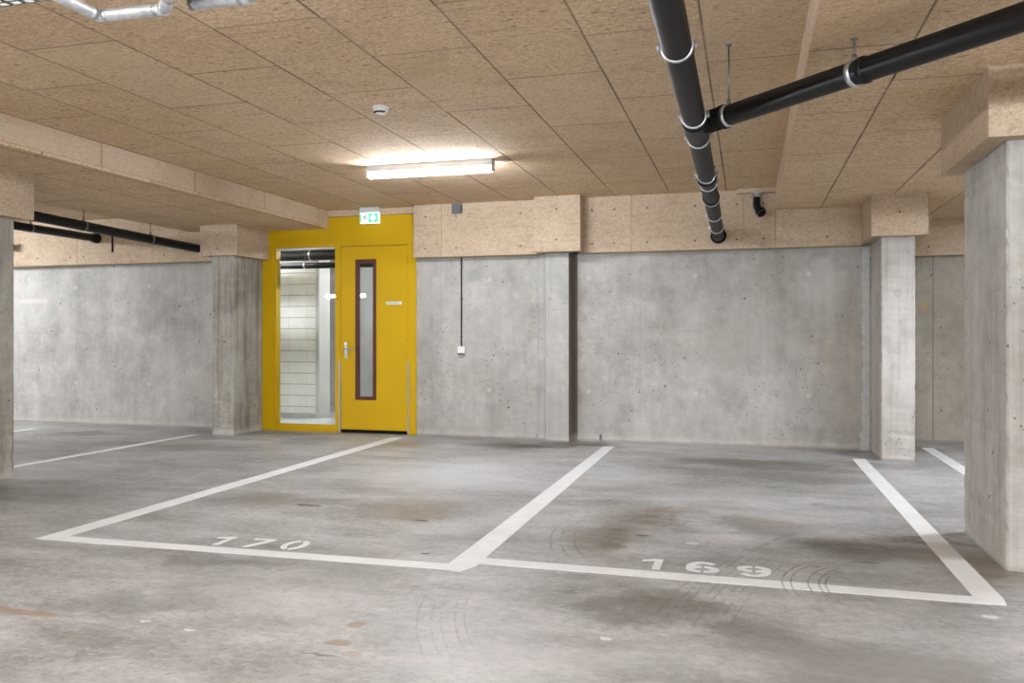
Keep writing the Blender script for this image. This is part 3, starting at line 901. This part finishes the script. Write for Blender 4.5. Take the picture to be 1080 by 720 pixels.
o = box('threshold', (-4.915, -4.010, YF + 0.01, YE, 0.0, 0.043), MAT['dark'], door)
o['label'] = 'dark threshold under the leaf'
for z in (0.25, 1.15, 2.1):
    dh = bmesh.new()
    add_tube(dh, [(-4.013, YF - 0.004, z), (-4.013, YF - 0.004, z + 0.09)], 0.007, 10)
    obj('hinge', dh, MAT['yellow'], door)

# lobby contents: two black service pipes with pale clamps, and a lamp inside the lobby
for (y, z, r, lab) in ((10.62, 2.345, 0.075, 'thick black pipe under the lobby ceiling behind the side window'), (10.45, 2.185, 0.042, 'thin black pipe below the thick one behind the side window')):
    t = thing('lobby_pipe', (-5.5, y, z), lab, 'pipe')
    b = bmesh.new()
    add_tube(b, [(-8.68, y, z), (-2.82, y, z)], r, 24)
    obj('pipe', b, MAT['pipe'], t)
    for xx in (-7.3, -5.92, -4.2):
        b = bmesh.new()
        add_tube(b, [(xx - 0.014, y, z), (xx + 0.014, y, z)], r + 0.004, 24)
        obj('pipe_clamp', b, MAT['steel'], t)
        b = bmesh.new()
        add_tube(b, [(xx, y, z + r), (xx, y, H)], 0.005, 8)
        obj('hanger_rod', b, MAT['steel_d'], t)
tag(box('lobby_board', (-6.75, -6.25, 10.30, 10.36, 2.50, H), MAT['board']), 'pale board end at the top left inside the side window', 'board')


# ================================================================== LAMPS
def batten(x, y, k, label, half=0.605, z=H):
    t = thing('batten_lamp', (x, y, z), label, 'lamp')
    b = bmesh.new()
    add_box(b, x - half, x + half, y - 0.048, y + 0.048, z - 0.060, z, 0.003)
    obj('housing', b, MAT['greylt'], t)
    b = bmesh.new()
    prof = [(-0.042, -0.061), (-0.044, -0.085), (-0.038, -0.100), (-0.024, -0.108), (0, -0.110), (0.024, -0.108), (0.038, -0.100), (0.044, -0.085), (0.042, -0.061)]
    L = [b.verts.new((x - half + 0.010, y + py, z + pz)) for py, pz in prof]
    Rr = [b.verts.new((x + half - 0.010, y + py, z + pz)) for py, pz in prof]
    for i in range(len(prof) - 1):
        b.faces.new((L[i], L[i + 1], Rr[i + 1], Rr[i]))
    b.faces.new(L)
    b.faces.new(list(reversed(Rr)))
    b.faces.new((L[0], Rr[0], Rr[-1], L[-1]))
    o = obj('diffuser', b, lamp_mat(k), t)
    o['label'] = 'glowing white diffuser'
    for s in (-1, 1):
        e0, e1 = sorted((x + s * half, x + s * (half - 0.010)))
        box('end_cap', (e0, e1, y - 0.049, y + 0.049, z - 0.111, z - 0.0605), MAT['white'], t, 0.003)
    for q in (-0.45, 0.1, 0.5):
        box('clip', (x + q - 0.02, x + q + 0.02, y + 0.0485, y + 0.058, z - 0.06, z - 0.035), MAT['white'], t)
    return t


LB = ['glowing white batten lamp on the ceiling in front of the yellow door',
      'batten lamp beyond the right beam, outside the view, lighting the rear column',
      'batten lamp far left over the left parking bays, outside the view',
      'weaker second batten lamp beyond the right beam, outside the view',
      'batten lamp right of the viewpoint beyond the right beam',
      'batten lamp left of the viewpoint beyond the left beam',
]
for (x, y, k), lb_ in zip(BATTENS, LB):
    t = batten(x, y, k, lb_)
    if x in (3.30, 3.95) and y > 6:
        t.rotation_euler.z = math.pi / 2      # this pair runs parallel to the beams
TL = ['bare tube lamp hung over the aisle just left of the viewpoint', 'bare tube lamp hung over the aisle just right of the viewpoint', 'bare tube lamp hung over the aisle behind the viewpoint', 'bare tube lamp hung over the aisle behind and left of the viewpoint',
      'bare tube lamp hung over the aisle behind and right of the viewpoint', 'bare tube lamp hung over the far left end of the aisle']
for (x, y, z, k), lb_ in zip(FILL_TUBES, TL):
    t = thing('tube_lamp', (x, y, z), lb_, 'lamp')
    b = bmesh.new()
    add_tube(b, [(x - 0.6, y, z), (x + 0.6, y, z)], 0.035, 20)
    obj('tube', b, lamp_mat(k), t)
    for q in (-1, 1):
        b = bmesh.new()
        add_tube(b, [(x + q * 0.6, y, z), (x + q * 0.64, y, z)], 0.037, 20)
        obj('end_cap', b, MAT['white'], t)
        b = bmesh.new()
        add_tube(b, [(x + q * 0.62, y, z + 0.036), (x + q * 0.62, y, HB if 0.28 < x < 3.0 else H)], 0.003, 6)
        obj('wire', b, MAT['steel_d'], t)
t = batten(-4.6, 11.9, 1.0, 'batten lamp inside the lobby behind the yellow door')
t = batten(-6.9, 10.15, 0.58, 'batten lamp inside the lobby in front of the white block wall')

# ---- exit sign
ex = thing('exit_sign', (-4.45, 9.42, H), 'small lit green and white emergency exit sign under the ceiling above the yellow door', 'exit sign')
b = bmesh.new()
add_box(b, -4.575, -4.325, 9.385, 9.455, 2.715, H, 0.004)
obj('housing', b, MAT['greylt'], ex)
b = bmesh.new()
add_box(b, -4.575, -4.325, 9.395, 9.445, 2.585, 2.7145, 0.003)
pn = obj('light_panel', b, MAT['exit_w'], ex)
ys, ye = 9.3925, 9.3945
box('green_strip', (-4.570, -4.555, ys, ye, 2.600, 2.700), MAT['exit_g'], pn)
box('green_field', (-4.460, -4.335, ys, ye, 2.597, 2.703), MAT['exit_g'], pn)


def xz_poly(bm, pts, y0, y1):
    f = [bm.verts.new((x, y0, z)) for x, z in pts]
    k = [bm.verts.new((x, y1, z)) for x, z in pts]
    bm.faces.new(f)
    bm.faces.new(list(reversed(k)))
    for i in range(len(pts)):
        j = (i + 1) % len(pts)
        bm.faces.new((f[i], k[i], k[j], f[j]))


b = bmesh.new()
ax, az = -4.398, 2.65
xz_poly(b, [(ax, az - 0.045), (ax + 0.04, az - 0.008), (ax + 0.04, az + 0.026), (ax + 0.014, az + 0.004), (ax + 0.014, az + 0.045), (ax - 0.014, az + 0.045), (ax - 0.014, az + 0.004), (ax - 0.04, az + 0.026), (ax - 0.04, az - 0.008)], 9.3905, 9.3924)
obj('arrow', b, MAT['exit_w'], pn)
b = bmesh.new()
mx_, mz = -4.51, 2.65
add_lathe(b, (mx_ + 0.010, 9.3945, mz + 0.036), (0, -1, 0), [(0.009, 0), (0.009, 0.002), (0, 0.002)], 14)
for poly in ([(0.006, 0.026), (0.012, 0.0), (-0.004, -0.004), (-0.008, 0.02)], [(0.012, 0.002), (0.030, -0.010), (0.024, -0.040), (0.016, -0.040), (0.020, -0.014), (0.0, -0.004)],
             [(-0.004, 0.0), (-0.012, -0.022), (-0.034, -0.036), (-0.030, -0.043), (-0.004, -0.026), (0.006, -0.004)], [(0.004, 0.024), (0.030, 0.012), (0.028, 0.005), (0.004, 0.016)],
             [(-0.006, 0.022), (-0.028, 0.012), (-0.030, -0.006), (-0.024, -0.006), (-0.021, 0.008), (-0.004, 0.013)]):
    xz_poly(b, [(mx_ + p, mz + q) for p, q in poly], 9.3925, 9.3944)
obj('running_figure', b, MAT['exit_m'], pn)

# ---- smoke detector
sd = thing('smoke_detector', (-2.43, 5.31, H), 'round white smoke detector on the ceiling left of the batten lamp', 'smoke detector')
b = bmesh.new()
add_lathe(b, (-2.43, 5.31, H), (0, 0, -1), [(0.052, 0), (0.054, 0.012), (0.050, 0.018)], 32)
obj('base', b, MAT['white'], sd)
b = bmesh.new()
add_lathe(b, (-2.43, 5.31, H - 0.018), (0, 0, -1), [(0.050, 0), (0.049, 0.010), (0.040, 0.022), (0.028, 0.032), (0.0, 0.036)], 32)
hd = obj('head', b, MAT['white'], sd)
for i in range(7):
    a = math.radians(-150 + 20 * i)
    b = bmesh.new()
    px, py = -2.43 + math.cos(a) * 0.040, 5.31 + math.sin(a) * 0.040
    add_box(b, px - 0.005, px + 0.005, py - 0.004, py + 0.004, H - 0.047, H - 0.036)
    obj('vent_slot', b, MAT['dark'], hd)

# ---- junction box, conduit, socket
jb = thing('junction_box', (-3.31, YS, 2.71), 'small square grey junction box at the ceiling edge right of the yellow frame', 'junction box')
b = bmesh.new()
add_box(b, -3.37, -3.25, YS - 0.045, YS, 2.655, 2.765, 0.006)
obj('box_body', b, MAT['grey'], jb)
b = bmesh.new()
add_box(b, -3.362, -3.258, YS - 0.052, YS - 0.0455, 2.663, 2.757, 0.003)
obj('lid', b, MAT['grey'], jb)
cd = thing('conduit', (-3.318, YW, 1.1), 'thin black cable conduit running down the wall to the white socket', 'conduit')
b = bmesh.new()
add_tube(b, [(-3.318, YW - 0.012, 1.085), (-3.318, YW - 0.012, 2.152)], 0.0085, 12)
obj('tube', b, MAT['rubber'], cd)
for z in (1.20, 1.66, 2.08):
    b = bmesh.new()
    add_box(b, -3.335, -3.301, YW - 0.024, YW - 0.0005, z - 0.012, z + 0.012, 0.003)
    obj('clip', b, MAT['grey'], cd)
sk = thing('wall_socket', (-3.31, YW, 1.03), 'small white wall socket at the foot of the black conduit', 'socket')
b = bmesh.new()
add_box(b, -3.355, -3.268, YW - 0.045, YW, 0.99, 1.085, 0.006)
obj('socket_body', b, MAT['white'], sk)
b = bmesh.new()
add_box(b, -3.357, -3.266, YW - 0.058, YW - 0.0455, 0.985, 1.005, 0.003)
obj('flap_edge', b, MAT['grey'], sk)


# ================================================================== PIPES
def clamp_ring(parent, p, d, r, wdt=0.012, mat='steel', bolts=True, rod_to=None, name='pipe_clamp'):
    d = Vector(d).normalized()
    p = Vector(p)
    b = bmesh.new()
    prof = [(r - 0.004, -wdt), (r + 0.004, -wdt), (r + 0.0055, 0), (r + 0.004, wdt), (r - 0.004, wdt)]
    add_lathe(b, p, d, prof, 28)
    side = d.cross(Vector((0, 0, 1))).normalized()
    if bolts:
        for s in (-1, 1):
            q = p + side * s * (r + 0.012)
            add_tube(b, [q - Vector((0, 0, 0.014)), q + Vector((0, 0, 0.020))], 0.006, 8)
            add_box(b, q.x - 0.008, q.x + 0.008, q.y - 0.008, q.y + 0.008, q.z - 0.003, q.z + 0.003)
    o = obj(name, b, MAT[mat], parent)
    if rod_to is not None:
        b = bmesh.new()
        add_tube(b, [(p.x, p.y, p.z + r + 0.002), (p.x, p.y, rod_to)], 0.005, 8)
        add_lathe(b, (p.x, p.y, rod_to), (0, 0, -1), [(0.018, 0), (0.018, 0.004), (0.007, 0.005), (0.006, 0.012)], 12)
        add_tube(b, [(p.x, p.y, p.z + r), (p.x, p.y, p.z + r + 0.03)], 0.010, 8)
        obj('hanger_rod', b, MAT['steel_d'], parent)
    return o


def lerp_path(path, y):
    for a, c in zip(path, path[1:]):
        if a[1] <= y <= c[1]:
            k = (y - a[1]) / (c[1] - a[1])
            return Vector(a).lerp(Vector(c), k)
    return Vector(path[-1])


MP = [(-0.285, Y0 + 0.02, 2.44), (-0.285, 2.0, 2.420), (-0.285, 5.0, 2.395), (-0.295, 7.1, 2.352), (-0.310, 9.17, 2.300), (-0.311, YS - 0.002, 2.295)]
mp = thing('drain_pipe', (-0.285, 3.0, 2.4), 'black main drain pipe running from above the viewpoint to the top of the back wall', 'pipe')
b = bmesh.new()
R = 0.0625
add_tube(b, MP, R, 40)
obj('pipe', b, MAT['pipe'], mp)


def collar(parent, y, ln, rr, name='pipe_socket', mat='pipe'):
    a = lerp_path(MP, y)
    c = lerp_path(MP, y + ln)
    b = bmesh.new()
    d = (c - a)
    L = d.length
    add_lathe(b, a, d, [(R - 0.002, -0.004), (rr - 0.004, 0.0), (rr, 0.006), (rr, 0.022), (rr - 0.005, 0.028), (rr - 0.005, L - 0.01), (R - 0.001, L)], 36)
    return obj(name, b, MAT[mat], parent)


collar(mp, 4.72, 0.34, 0.073, 'branch_fitting')
collar(mp, 6.30, 0.16, 0.073)
collar(mp, 7.10, 0.10, 0.070)
collar(mp, 9.05, 0.30, 0.070)
dY = (0.0, 1.0, -0.012)
for y, rod in ((3.55, True), (4.66, True), (5.14, False), (6.22, True), (6.52, False), (7.20, False), (8.0, True), (8.75, False)):
    clamp_ring(mp, lerp_path(MP, y), dY, R + (0.002 if y not in (4.66, 5.14) else 0.003), 0.008, 'steel', True, H if rod else None)
for y in (1.2, -1.5, -4.0):
    clamp_ring(mp, lerp_path(MP, y), dY, R + 0.002, 0.008, 'steel', True, H)
# serrated end seal against the wall board
b = bmesh.new()
for i in range(18):
    a = 2 * math.pi * i / 18
    px, pz = -0.311 + math.cos(a) * 0.078, 2.295 + math.sin(a) * 0.078
    add_box(b, px - 0.007, px + 0.007, YS - 0.03, YS, pz - 0.007, pz + 0.007)
add_lathe(b, (-0.311, YS, 2.295), (0, -1, 0), [(0.082, 0), (0.082, 0.010), (0.070, 0.022), (0.062, 0.022)], 36)
obj('end_seal', b, MAT['rubber'], mp)

# branch: 45 degrees towards the right
BR = 0.0555
bp = thing('branch_pipe', (0.5, 4.06, 2.40), 'black branch pipe leaving the main drain pipe at an angle to the upper right', 'pipe')
P0 = Vector((-0.272, 4.875, 2.398))
P1 = Vector((3.6, 0.97, 2.44))
P1 = P0 + (Vector((1.001, 3.568, 2.405)) - P0).normalized() * 5.6
bd_ = (P1 - P0).normalized()
b = bmesh.new()
add_tube(b, [P0 + bd_ * 0.22, P1], BR, 36)
obj('pipe', b, MAT['pipe'], bp)
b = bmesh.new()
prof = [(0.050, 0.02), (0.056, 0.06)]
k = 0.075
while k < 0.19:
    prof += [(0.062, k), (0.062, k + 0.012), (0.056, k + 0.015), (0.056, k + 0.024)]
    k += 0.028
prof += [(0.066, 0.20), (0.066, 0.225), (0.0555, 0.232)]
add_lathe(b, P0, bd_, prof, 36)
obj('ribbed_coupling', b, MAT['rubber'], bp)
for dd, rod, top in ((0.245, True, H), (1.06, True, HB), (2.3, True, HB), (3.4, True, HB)):
    clamp_ring(bp, P0 + bd_ * dd, bd_, BR + 0.002, 0.012, 'steel', False, top)
for dd in (1.11, ):
    b = bmesh.new()
    add_lathe(b, P0 + bd_ * dd, bd_, [(BR, -0.012), (BR + 0.007, -0.006), (BR + 0.007, 0.014), (BR, 0.02)], 32)
    obj('pipe_socket', b, MAT['pipe'], bp)

# stub elbow under the packing board
el = thing('pipe_elbow', (0.085, 9.35, 2.735), 'short black pipe elbow hanging below a silver flange at the top of the wall', 'pipe elbow')
b = bmesh.new()
add_lathe(b, (0.088, 9.345, 2.735), (0, 0, -1), [(0.058, 0), (0.058, 0.012), (0.045, 0.016), (0.045, 0.045), (0.036, 0.047)], 28)
o = obj('flange', b, MAT['steel'], el)
b = bmesh.new()
add_tube(b, [(0.088, 9.345, 2.70), (0.088, 9.345, 2.62), (0.092, 9.337, 2.585), (0.108, 9.315, 2.555), (0.125, 9.29, 2.53)], [0.037, 0.037, 0.038, 0.038, 0.038], 24)
el_o = obj('elbow', b, MAT['pipe'], el)
b = bmesh.new()
dE = Vector((0.45, -0.55, -0.7)).normalized()
add_lathe(b, (0.118, 9.30, 2.54), dE, [(0.038, 0), (0.052, 0.008), (0.054, 0.05), (0.046, 0.052), (0.044, 0.03), (0.0, 0.03)], 28)
obj('socket_end', b, MAT['rubber'], el)
b = bmesh.new()
pc = Vector((0.118, 9.30, 2.54)) + dE * 0.052
e1 = dE.cross(Vector((0, 0, 1))).normalized()
e2 = dE.cross(e1)
for i in range(12):
    a = 2 * math.pi * i / 12
    q = pc + (e1 * math.cos(a) + e2 * math.sin(a)) * 0.050
    add_box(b, q.x - 0.004, q.x + 0.004, q.y - 0.004, q.y + 0.004, q.z - 0.004, q.z + 0.004)
obj('seal_teeth', b, MAT['steel'], el)

# left bay pipes
lp = thing('drain_pipe', (-6.88, 8.0, 2.40), 'longer black pipe left of the yellow door, passing behind the column casing', 'pipe')
LP = [(-6.88, 0.5, 2.445), (-6.88, 6.80, 2.407), (-6.88, YS - 0.002, 2.343)]
b = bmesh.new()
add_tube(b, LP, 0.052, 28)
obj('pipe', b, MAT['pipe'], lp)
for y in (4.2, 6.0, 7.45, 8.50):
    p = lerp_path(LP, y)
    clamp_ring(lp, p, (0, 1, -0.025), 0.054, 0.012, 'steel_d', False, HB)
lq = thing('drain_pipe', (-8.45, 8.5, 2.53), 'shorter black pipe at the far left ending in a collar at the wall board', 'pipe')
LQ = [(-8.45, 3.0, 2.58), (-8.45, 8.05, 2.53), (-8.45, YS - 0.002, 2.525)]
b = bmesh.new()
add_tube(b, LQ, 0.050, 28)
obj('pipe', b, MAT['pipe'], lq)
b = bmesh.new()
add_lathe(b, (-8.45, YS, 2.525), (0, -1, 0), [(0.066, 0), (0.066, 0.05), (0.060, 0.055), (0.060, 0.09), (0.050, 0.095)], 28)
obj('end_collar', b, MAT['rubber'], lq)
for y in (5.0, 8.30):
    clamp_ring(lq, lerp_path(LQ, y), (0, 1, -0.01), 0.052, 0.012, 'steel_d', False, H)
ls = thing('pipe_stub', (-9.9, 9.3, 2.44), 'small round pipe end beside the cut-off left column', 'pipe')
b = bmesh.new()
add_tube(b, [(-11.0, 9.33, 2.46), (-9.77, 9.27, 2.445)], 0.045, 24)
obj('pipe', b, MAT['rubber'], ls)
b = bmesh.new()
add_lathe(b, (-9.77, 9.27, 2.445), (1, -0.05, 0), [(0.045, -0.04), (0.058, -0.035), (0.058, 0.0), (0.046, 0.004), (0.040, -0.01), (0, -0.01)], 24)
obj('end_ring', b, MAT['grey'], ls)
b = bmesh.new()
add_tube(b, [(-8.35, YS - 0.012, 2.60), (-8.204, YS - 0.012, 2.60), (-8.204, YS - 0.012, 2.33)], 0.010, 8)
tag(obj('cable', b, MAT['rubber']), 'short black cable bent down the board beside the collar of the short pipe', 'cable')

# ---- foil-wrapped pipes near the top left corner
def foil_pipe(pts, r, label, endcap=False):
    t = thing('foil_pipe', pts[1], label, 'pipe')
    P = [Vector(p) for p in pts]
    b = bmesh.new()
    # mitred bends: ring planes bisect each corner, the radius is widened to keep the section round
    seg = 32
    up = Vector((0, 0, 1))
    rings = []
    for k, p in enumerate(P):
        if k == 0:
            t1 = (P[1] - p).normalized()
            sc_, bi = 1.0, t1
        elif k == len(P) - 1:
            t1 = (p - P[k - 1]).normalized()
            sc_, bi = 1.0, t1
        else:
            a_, c_ = (p - P[k - 1]).normalized(), (P[k + 1] - p).normalized()
            bi = (a_ + c_).normalized()
            sc_ = 1.0 / max(0.3, bi.dot(a_))
        side = bi.cross(up).normalized()
        rings.append([b.verts.new(p + side * math.cos(2 * math.pi * i / seg) * r * sc_ + up * math.sin(2 * math.pi * i / seg) * r) for i in range(seg)])
    for a_, c_ in zip(rings, rings[1:]):
        for i in range(seg):
            f = b.faces.new((a_[i], a_[(i + 1) % seg], c_[(i + 1) % seg], c_[i]))
            f.smooth = True
    b.faces.new(rings[0])
    b.faces.new(list(reversed(rings[-1])))
    o = obj('wrapped_pipe', b, MAT['foil'], t)
    for e in o.data.edges:
        pass
    for k in range(1, len(P) - 1):
        for q in (P[k - 1], P[k + 1]):
            d = (q - P[k]).normalized()
            b = bmesh.new()
            add_lathe(b, P[k] + d * (r * 1.2), d, [(r - 0.001, -0.006), (r + 0.0025, -0.004), (r + 0.0025, 0.012), (r - 0.001, 0.014)], 28)
            obj('tape_band', b, MAT['steel'], t)
    if endcap:
        d = (P[0] - P[1]).normalized()
        b = bmesh.new()
        add_lathe(b, P[0] - d * 0.01, d, [(r, 0), (r + 0.003, 0.002), (r + 0.003, 0.012), (r - 0.004, 0.014), (r - 0.006, 0.004), (0, 0.004)], 28)
        obj('end_collar', b, MAT['steel_d'], t)
    for p in (P[0].lerp(P[1], 0.5), P[-2].lerp(P[-1], 0.7)):
        b = bmesh.new()
        add_tube(b, [(p.x, p.y, p.z + r - 0.002), (p.x, p.y, H)], 0.004, 8)
        obj('hanger_rod', b, MAT['steel_d'], t)
    return t


FR = 0.027
A = [(-2.735, 1.9, 2.60), (-2.725, 3.04, 2.60), (-2.405, 3.055, 2.60), (-2.27, 2.925, 2.60), (-2.0, 2.66, 2.60)]
foil_pipe(A, FR, 'silver foil-wrapped pipe loop below the ceiling at the top left')
Bp = [(-2.25, 3.03, 2.60), (-1.985, 3.045, 2.60), (-1.60, 2.68, 2.60)]
foil_pipe(Bp, FR, 'short silver foil-wrapped pipe end right of the foil loop', True)

# ---- slotted tray at the top left corner; glowing panel added to whiten its slots
lt = thing('louvre_lamp', (-3.62, 2.70, H), 'slotted lamp grille just entering the top left corner', 'lamp')
gx0_, gx1_, gy1_, gz_ = -4.275, -2.7895, 2.848, 2.60
b = bmesh.new()
rowsY = []
pitch, slot, rp, sh = 0.0675, 0.048, 0.030, 0.016
yy = gy1_ - 0.007
gy0_ = yy - rp * 5 - 0.007
nx = int((gx1_ - gx0_) / pitch)
add_box(b, gx0_, gx1_, gy1_ - 0.007, gy1_, gz_, gz_ + 0.04)
add_box(b, gx0_, gx1_, gy0_, gy0_ + 0.007, gz_, gz_ + 0.04)
for r_ in range(1, 5):
    y_ = gy1_ - 0.007 - r_ * rp
    add_box(b, gx0_, gx1_, y_ - 0.006, y_ + 0.006, gz_, gz_ + 0.006)
for i in range(nx + 1):
    x_ = gx1_ - i * pitch
    add_box(b, x_ - (pitch - slot) / 2, x_ + (pitch - slot) / 2, gy0_ + 0.007, gy1_ - 0.007, gz_ + 0.0005, gz_ + 0.0055)
obj('slotted_grille', b, MAT['steel_d'], lt)
o = box('lamp_panel', (gx0_ + 0.01, gx1_ - 0.01, gy0_ + 0.01, gy1_ - 0.01, gz_ + 0.012, gz_ + 0.018), emissive('louvre_panel', (255, 255, 255), 2.0), lt)
box('lamp_body', (gx0_, gx1_, gy0_, gy1_, gz_ + 0.041, gz_ + 0.07), MAT['greylt'], lt)
b = bmesh.new()
for xx in (gx0_ + 0.15, gx1_ - 0.25):
    add_tube(b, [(xx, (gy0_ + gy1_) / 2, gz_ + 0.07), (xx, (gy0_ + gy1_) / 2, H)], 0.006, 8)
obj('suspension', b, MAT['steel_d'], lt)

# ================================================================== FLOOR MARKINGS
TH = 0.0015


_mk = 0


def marking(name, poly, label, cat='parking line'):
    global _mk
    _mk += 1
    b = bmesh.new()
    add_prism(b, poly, 0.0, TH + 0.00025 * _mk)
    return tag(obj(name, b, MAT['paint']), label, cat)


# long lines run to the back wall; their near ends are mitred into the cross lines
marking('parking_line', [(-4.075, 4.035), (-3.93, 4.142), (-3.945, 9.30), (-4.095, 9.27)], 'white line on the left side of bay 170 leading to the yellow door')
marking('parking_line', [(-4.04, 4.035), (-1.475, 4.075), (-1.524, 4.183), (-3.93, 4.142)], 'white front line of bay 170, left of the two, under the number 170')
marking('parking_line', [(-1.475, 4.070), (-1.415, 4.055), (-1.37, 4.17), (-1.405, 9.126), (-1.524, 9.092), (-1.524, 4.18)], 'white line between bays 170 and 169')
marking('parking_line', [(-1.405, 4.228), (0.99, 4.200), (1.112, 4.205), (1.0, 4.310), (-1.40, 4.345)], 'white front line of bay 169, right of the two, under the number 169')
marking('parking_line', [(1.112, 4.206), (1.125, 4.30), (1.105, 8.87), (0.985, 8.84), (1.0, 4.312)], 'white line on the right side of bay 169 beside the near column')
marking('parking_line', [(-6.575, 4.2), (-6.47, 4.2), (-6.47, 8.86), (-6.575, 8.83)], 'white bay line running behind the cut-off left column towards the boarded column')
marking('parking_line', [(-9.02, 4.2), (-8.91, 4.2), (-8.91, 8.90), (-9.02, 8.88)], 'far left white bay line, only its end visible beside the cut-off column')
marking('parking_line', [(1.80, 6.2), (1.92, 6.2), (1.92, 9.95), (1.80, 9.93)], 'white bay line between the two right columns')


def ring_seg(b, cx, cy, rx, ry, w_, a0, a1, n=22, wy=None, th=TH):
    wy = wy or w_
    ins, out = [], []
    for i in range(n + 1):
        a = math.radians(a0 + (a1 - a0) * i / n)
        out.append((cx + rx * math.cos(a), cy + ry * math.sin(a)))
        ins.append((cx + (rx - w_) * math.cos(a), cy + (ry - wy) * math.sin(a)))
    for i in range(n):
        add_prism(b, [out[i], out[i + 1], ins[i + 1], ins[i]], 0.0, th)


def digit(ch, x, y, h, wd, parent):
    b = bmesh.new()
    s = 0.042
    if ch == '1':
        add_prism(b, [(x + wd * 0.42, y), (x + wd * 0.42 + s, y), (x + wd * 0.42 + s, y + h), (x + wd * 0.42, y + h), (x + wd * 0.42 - 0.065, y + h - 0.035), (x + wd * 0.42 - 0.065, y + h - 0.06), (x + wd * 0.42, y + h - 0.045)], 0, TH)
    elif ch == '7':
        add_prism(b, [(x, y + h), (x + wd, y + h), (x + wd, y + h - s * 0.8), (x + wd * 0.48, y), (x + wd * 0.48 - s, y), (x + wd - s * 1.1, y + h - s * 0.8), (x, y + h - s * 0.8)], 0, TH)
    elif ch == '0':
        ring_seg(b, x + wd / 2, y + h / 2, wd / 2, h / 2, 0.038, -82, 82, 22, 0.034)
        ring_seg(b, x + wd / 2, y + h / 2, wd / 2, h / 2, 0.038, 98, 262, 22, 0.034)
    elif ch in '69':
        if ch == '6':
            f = lambda px, py: (x + px, y + py)
        else:
            f = lambda px, py: (x + wd - px, y + h - py)
        sg = 0 if ch == '6' else 180
        c1 = f(wd / 2, h * 0.30)
        ring_seg(b, c1[0], c1[1], wd / 2, h * 0.30, 0.044, -83 + sg, 83 + sg, 20, 0.032)
        ring_seg(b, c1[0], c1[1], wd / 2, h * 0.30, 0.044, 97 + sg, 263 + sg, 20, 0.032)
        c2 = f(wd / 2, h / 2)
        ring_seg(b, c2[0], c2[1], wd / 2, h / 2, 0.042, 42 + sg, 205 + sg, 26, 0.028, TH * 1.35)
    return obj('digit', b, MAT['paint'], parent)


nm = thing('bay_number', (-2.75, 4.3, 0), 'white painted floor number 170 in the left bay, in slanted-looking digits', 'painted number')
digit('1', -3.035, 4.200, 0.20, 0.13, nm)
digit('7', -2.82, 4.205, 0.20, 0.145, nm)
digit('0', -2.585, 4.215, 0.215, 0.145, nm)
nm = thing('bay_number', (-0.2, 4.45, 0), 'white painted floor number 169 in the right bay beside the tyre arcs', 'painted number')
digit('1', -0.535, 4.372, 0.205, 0.13, nm)
digit('6', -0.312, 4.378, 0.205, 0.170, nm)
digit('9', -0.058, 4.378, 0.195, 0.172, nm)
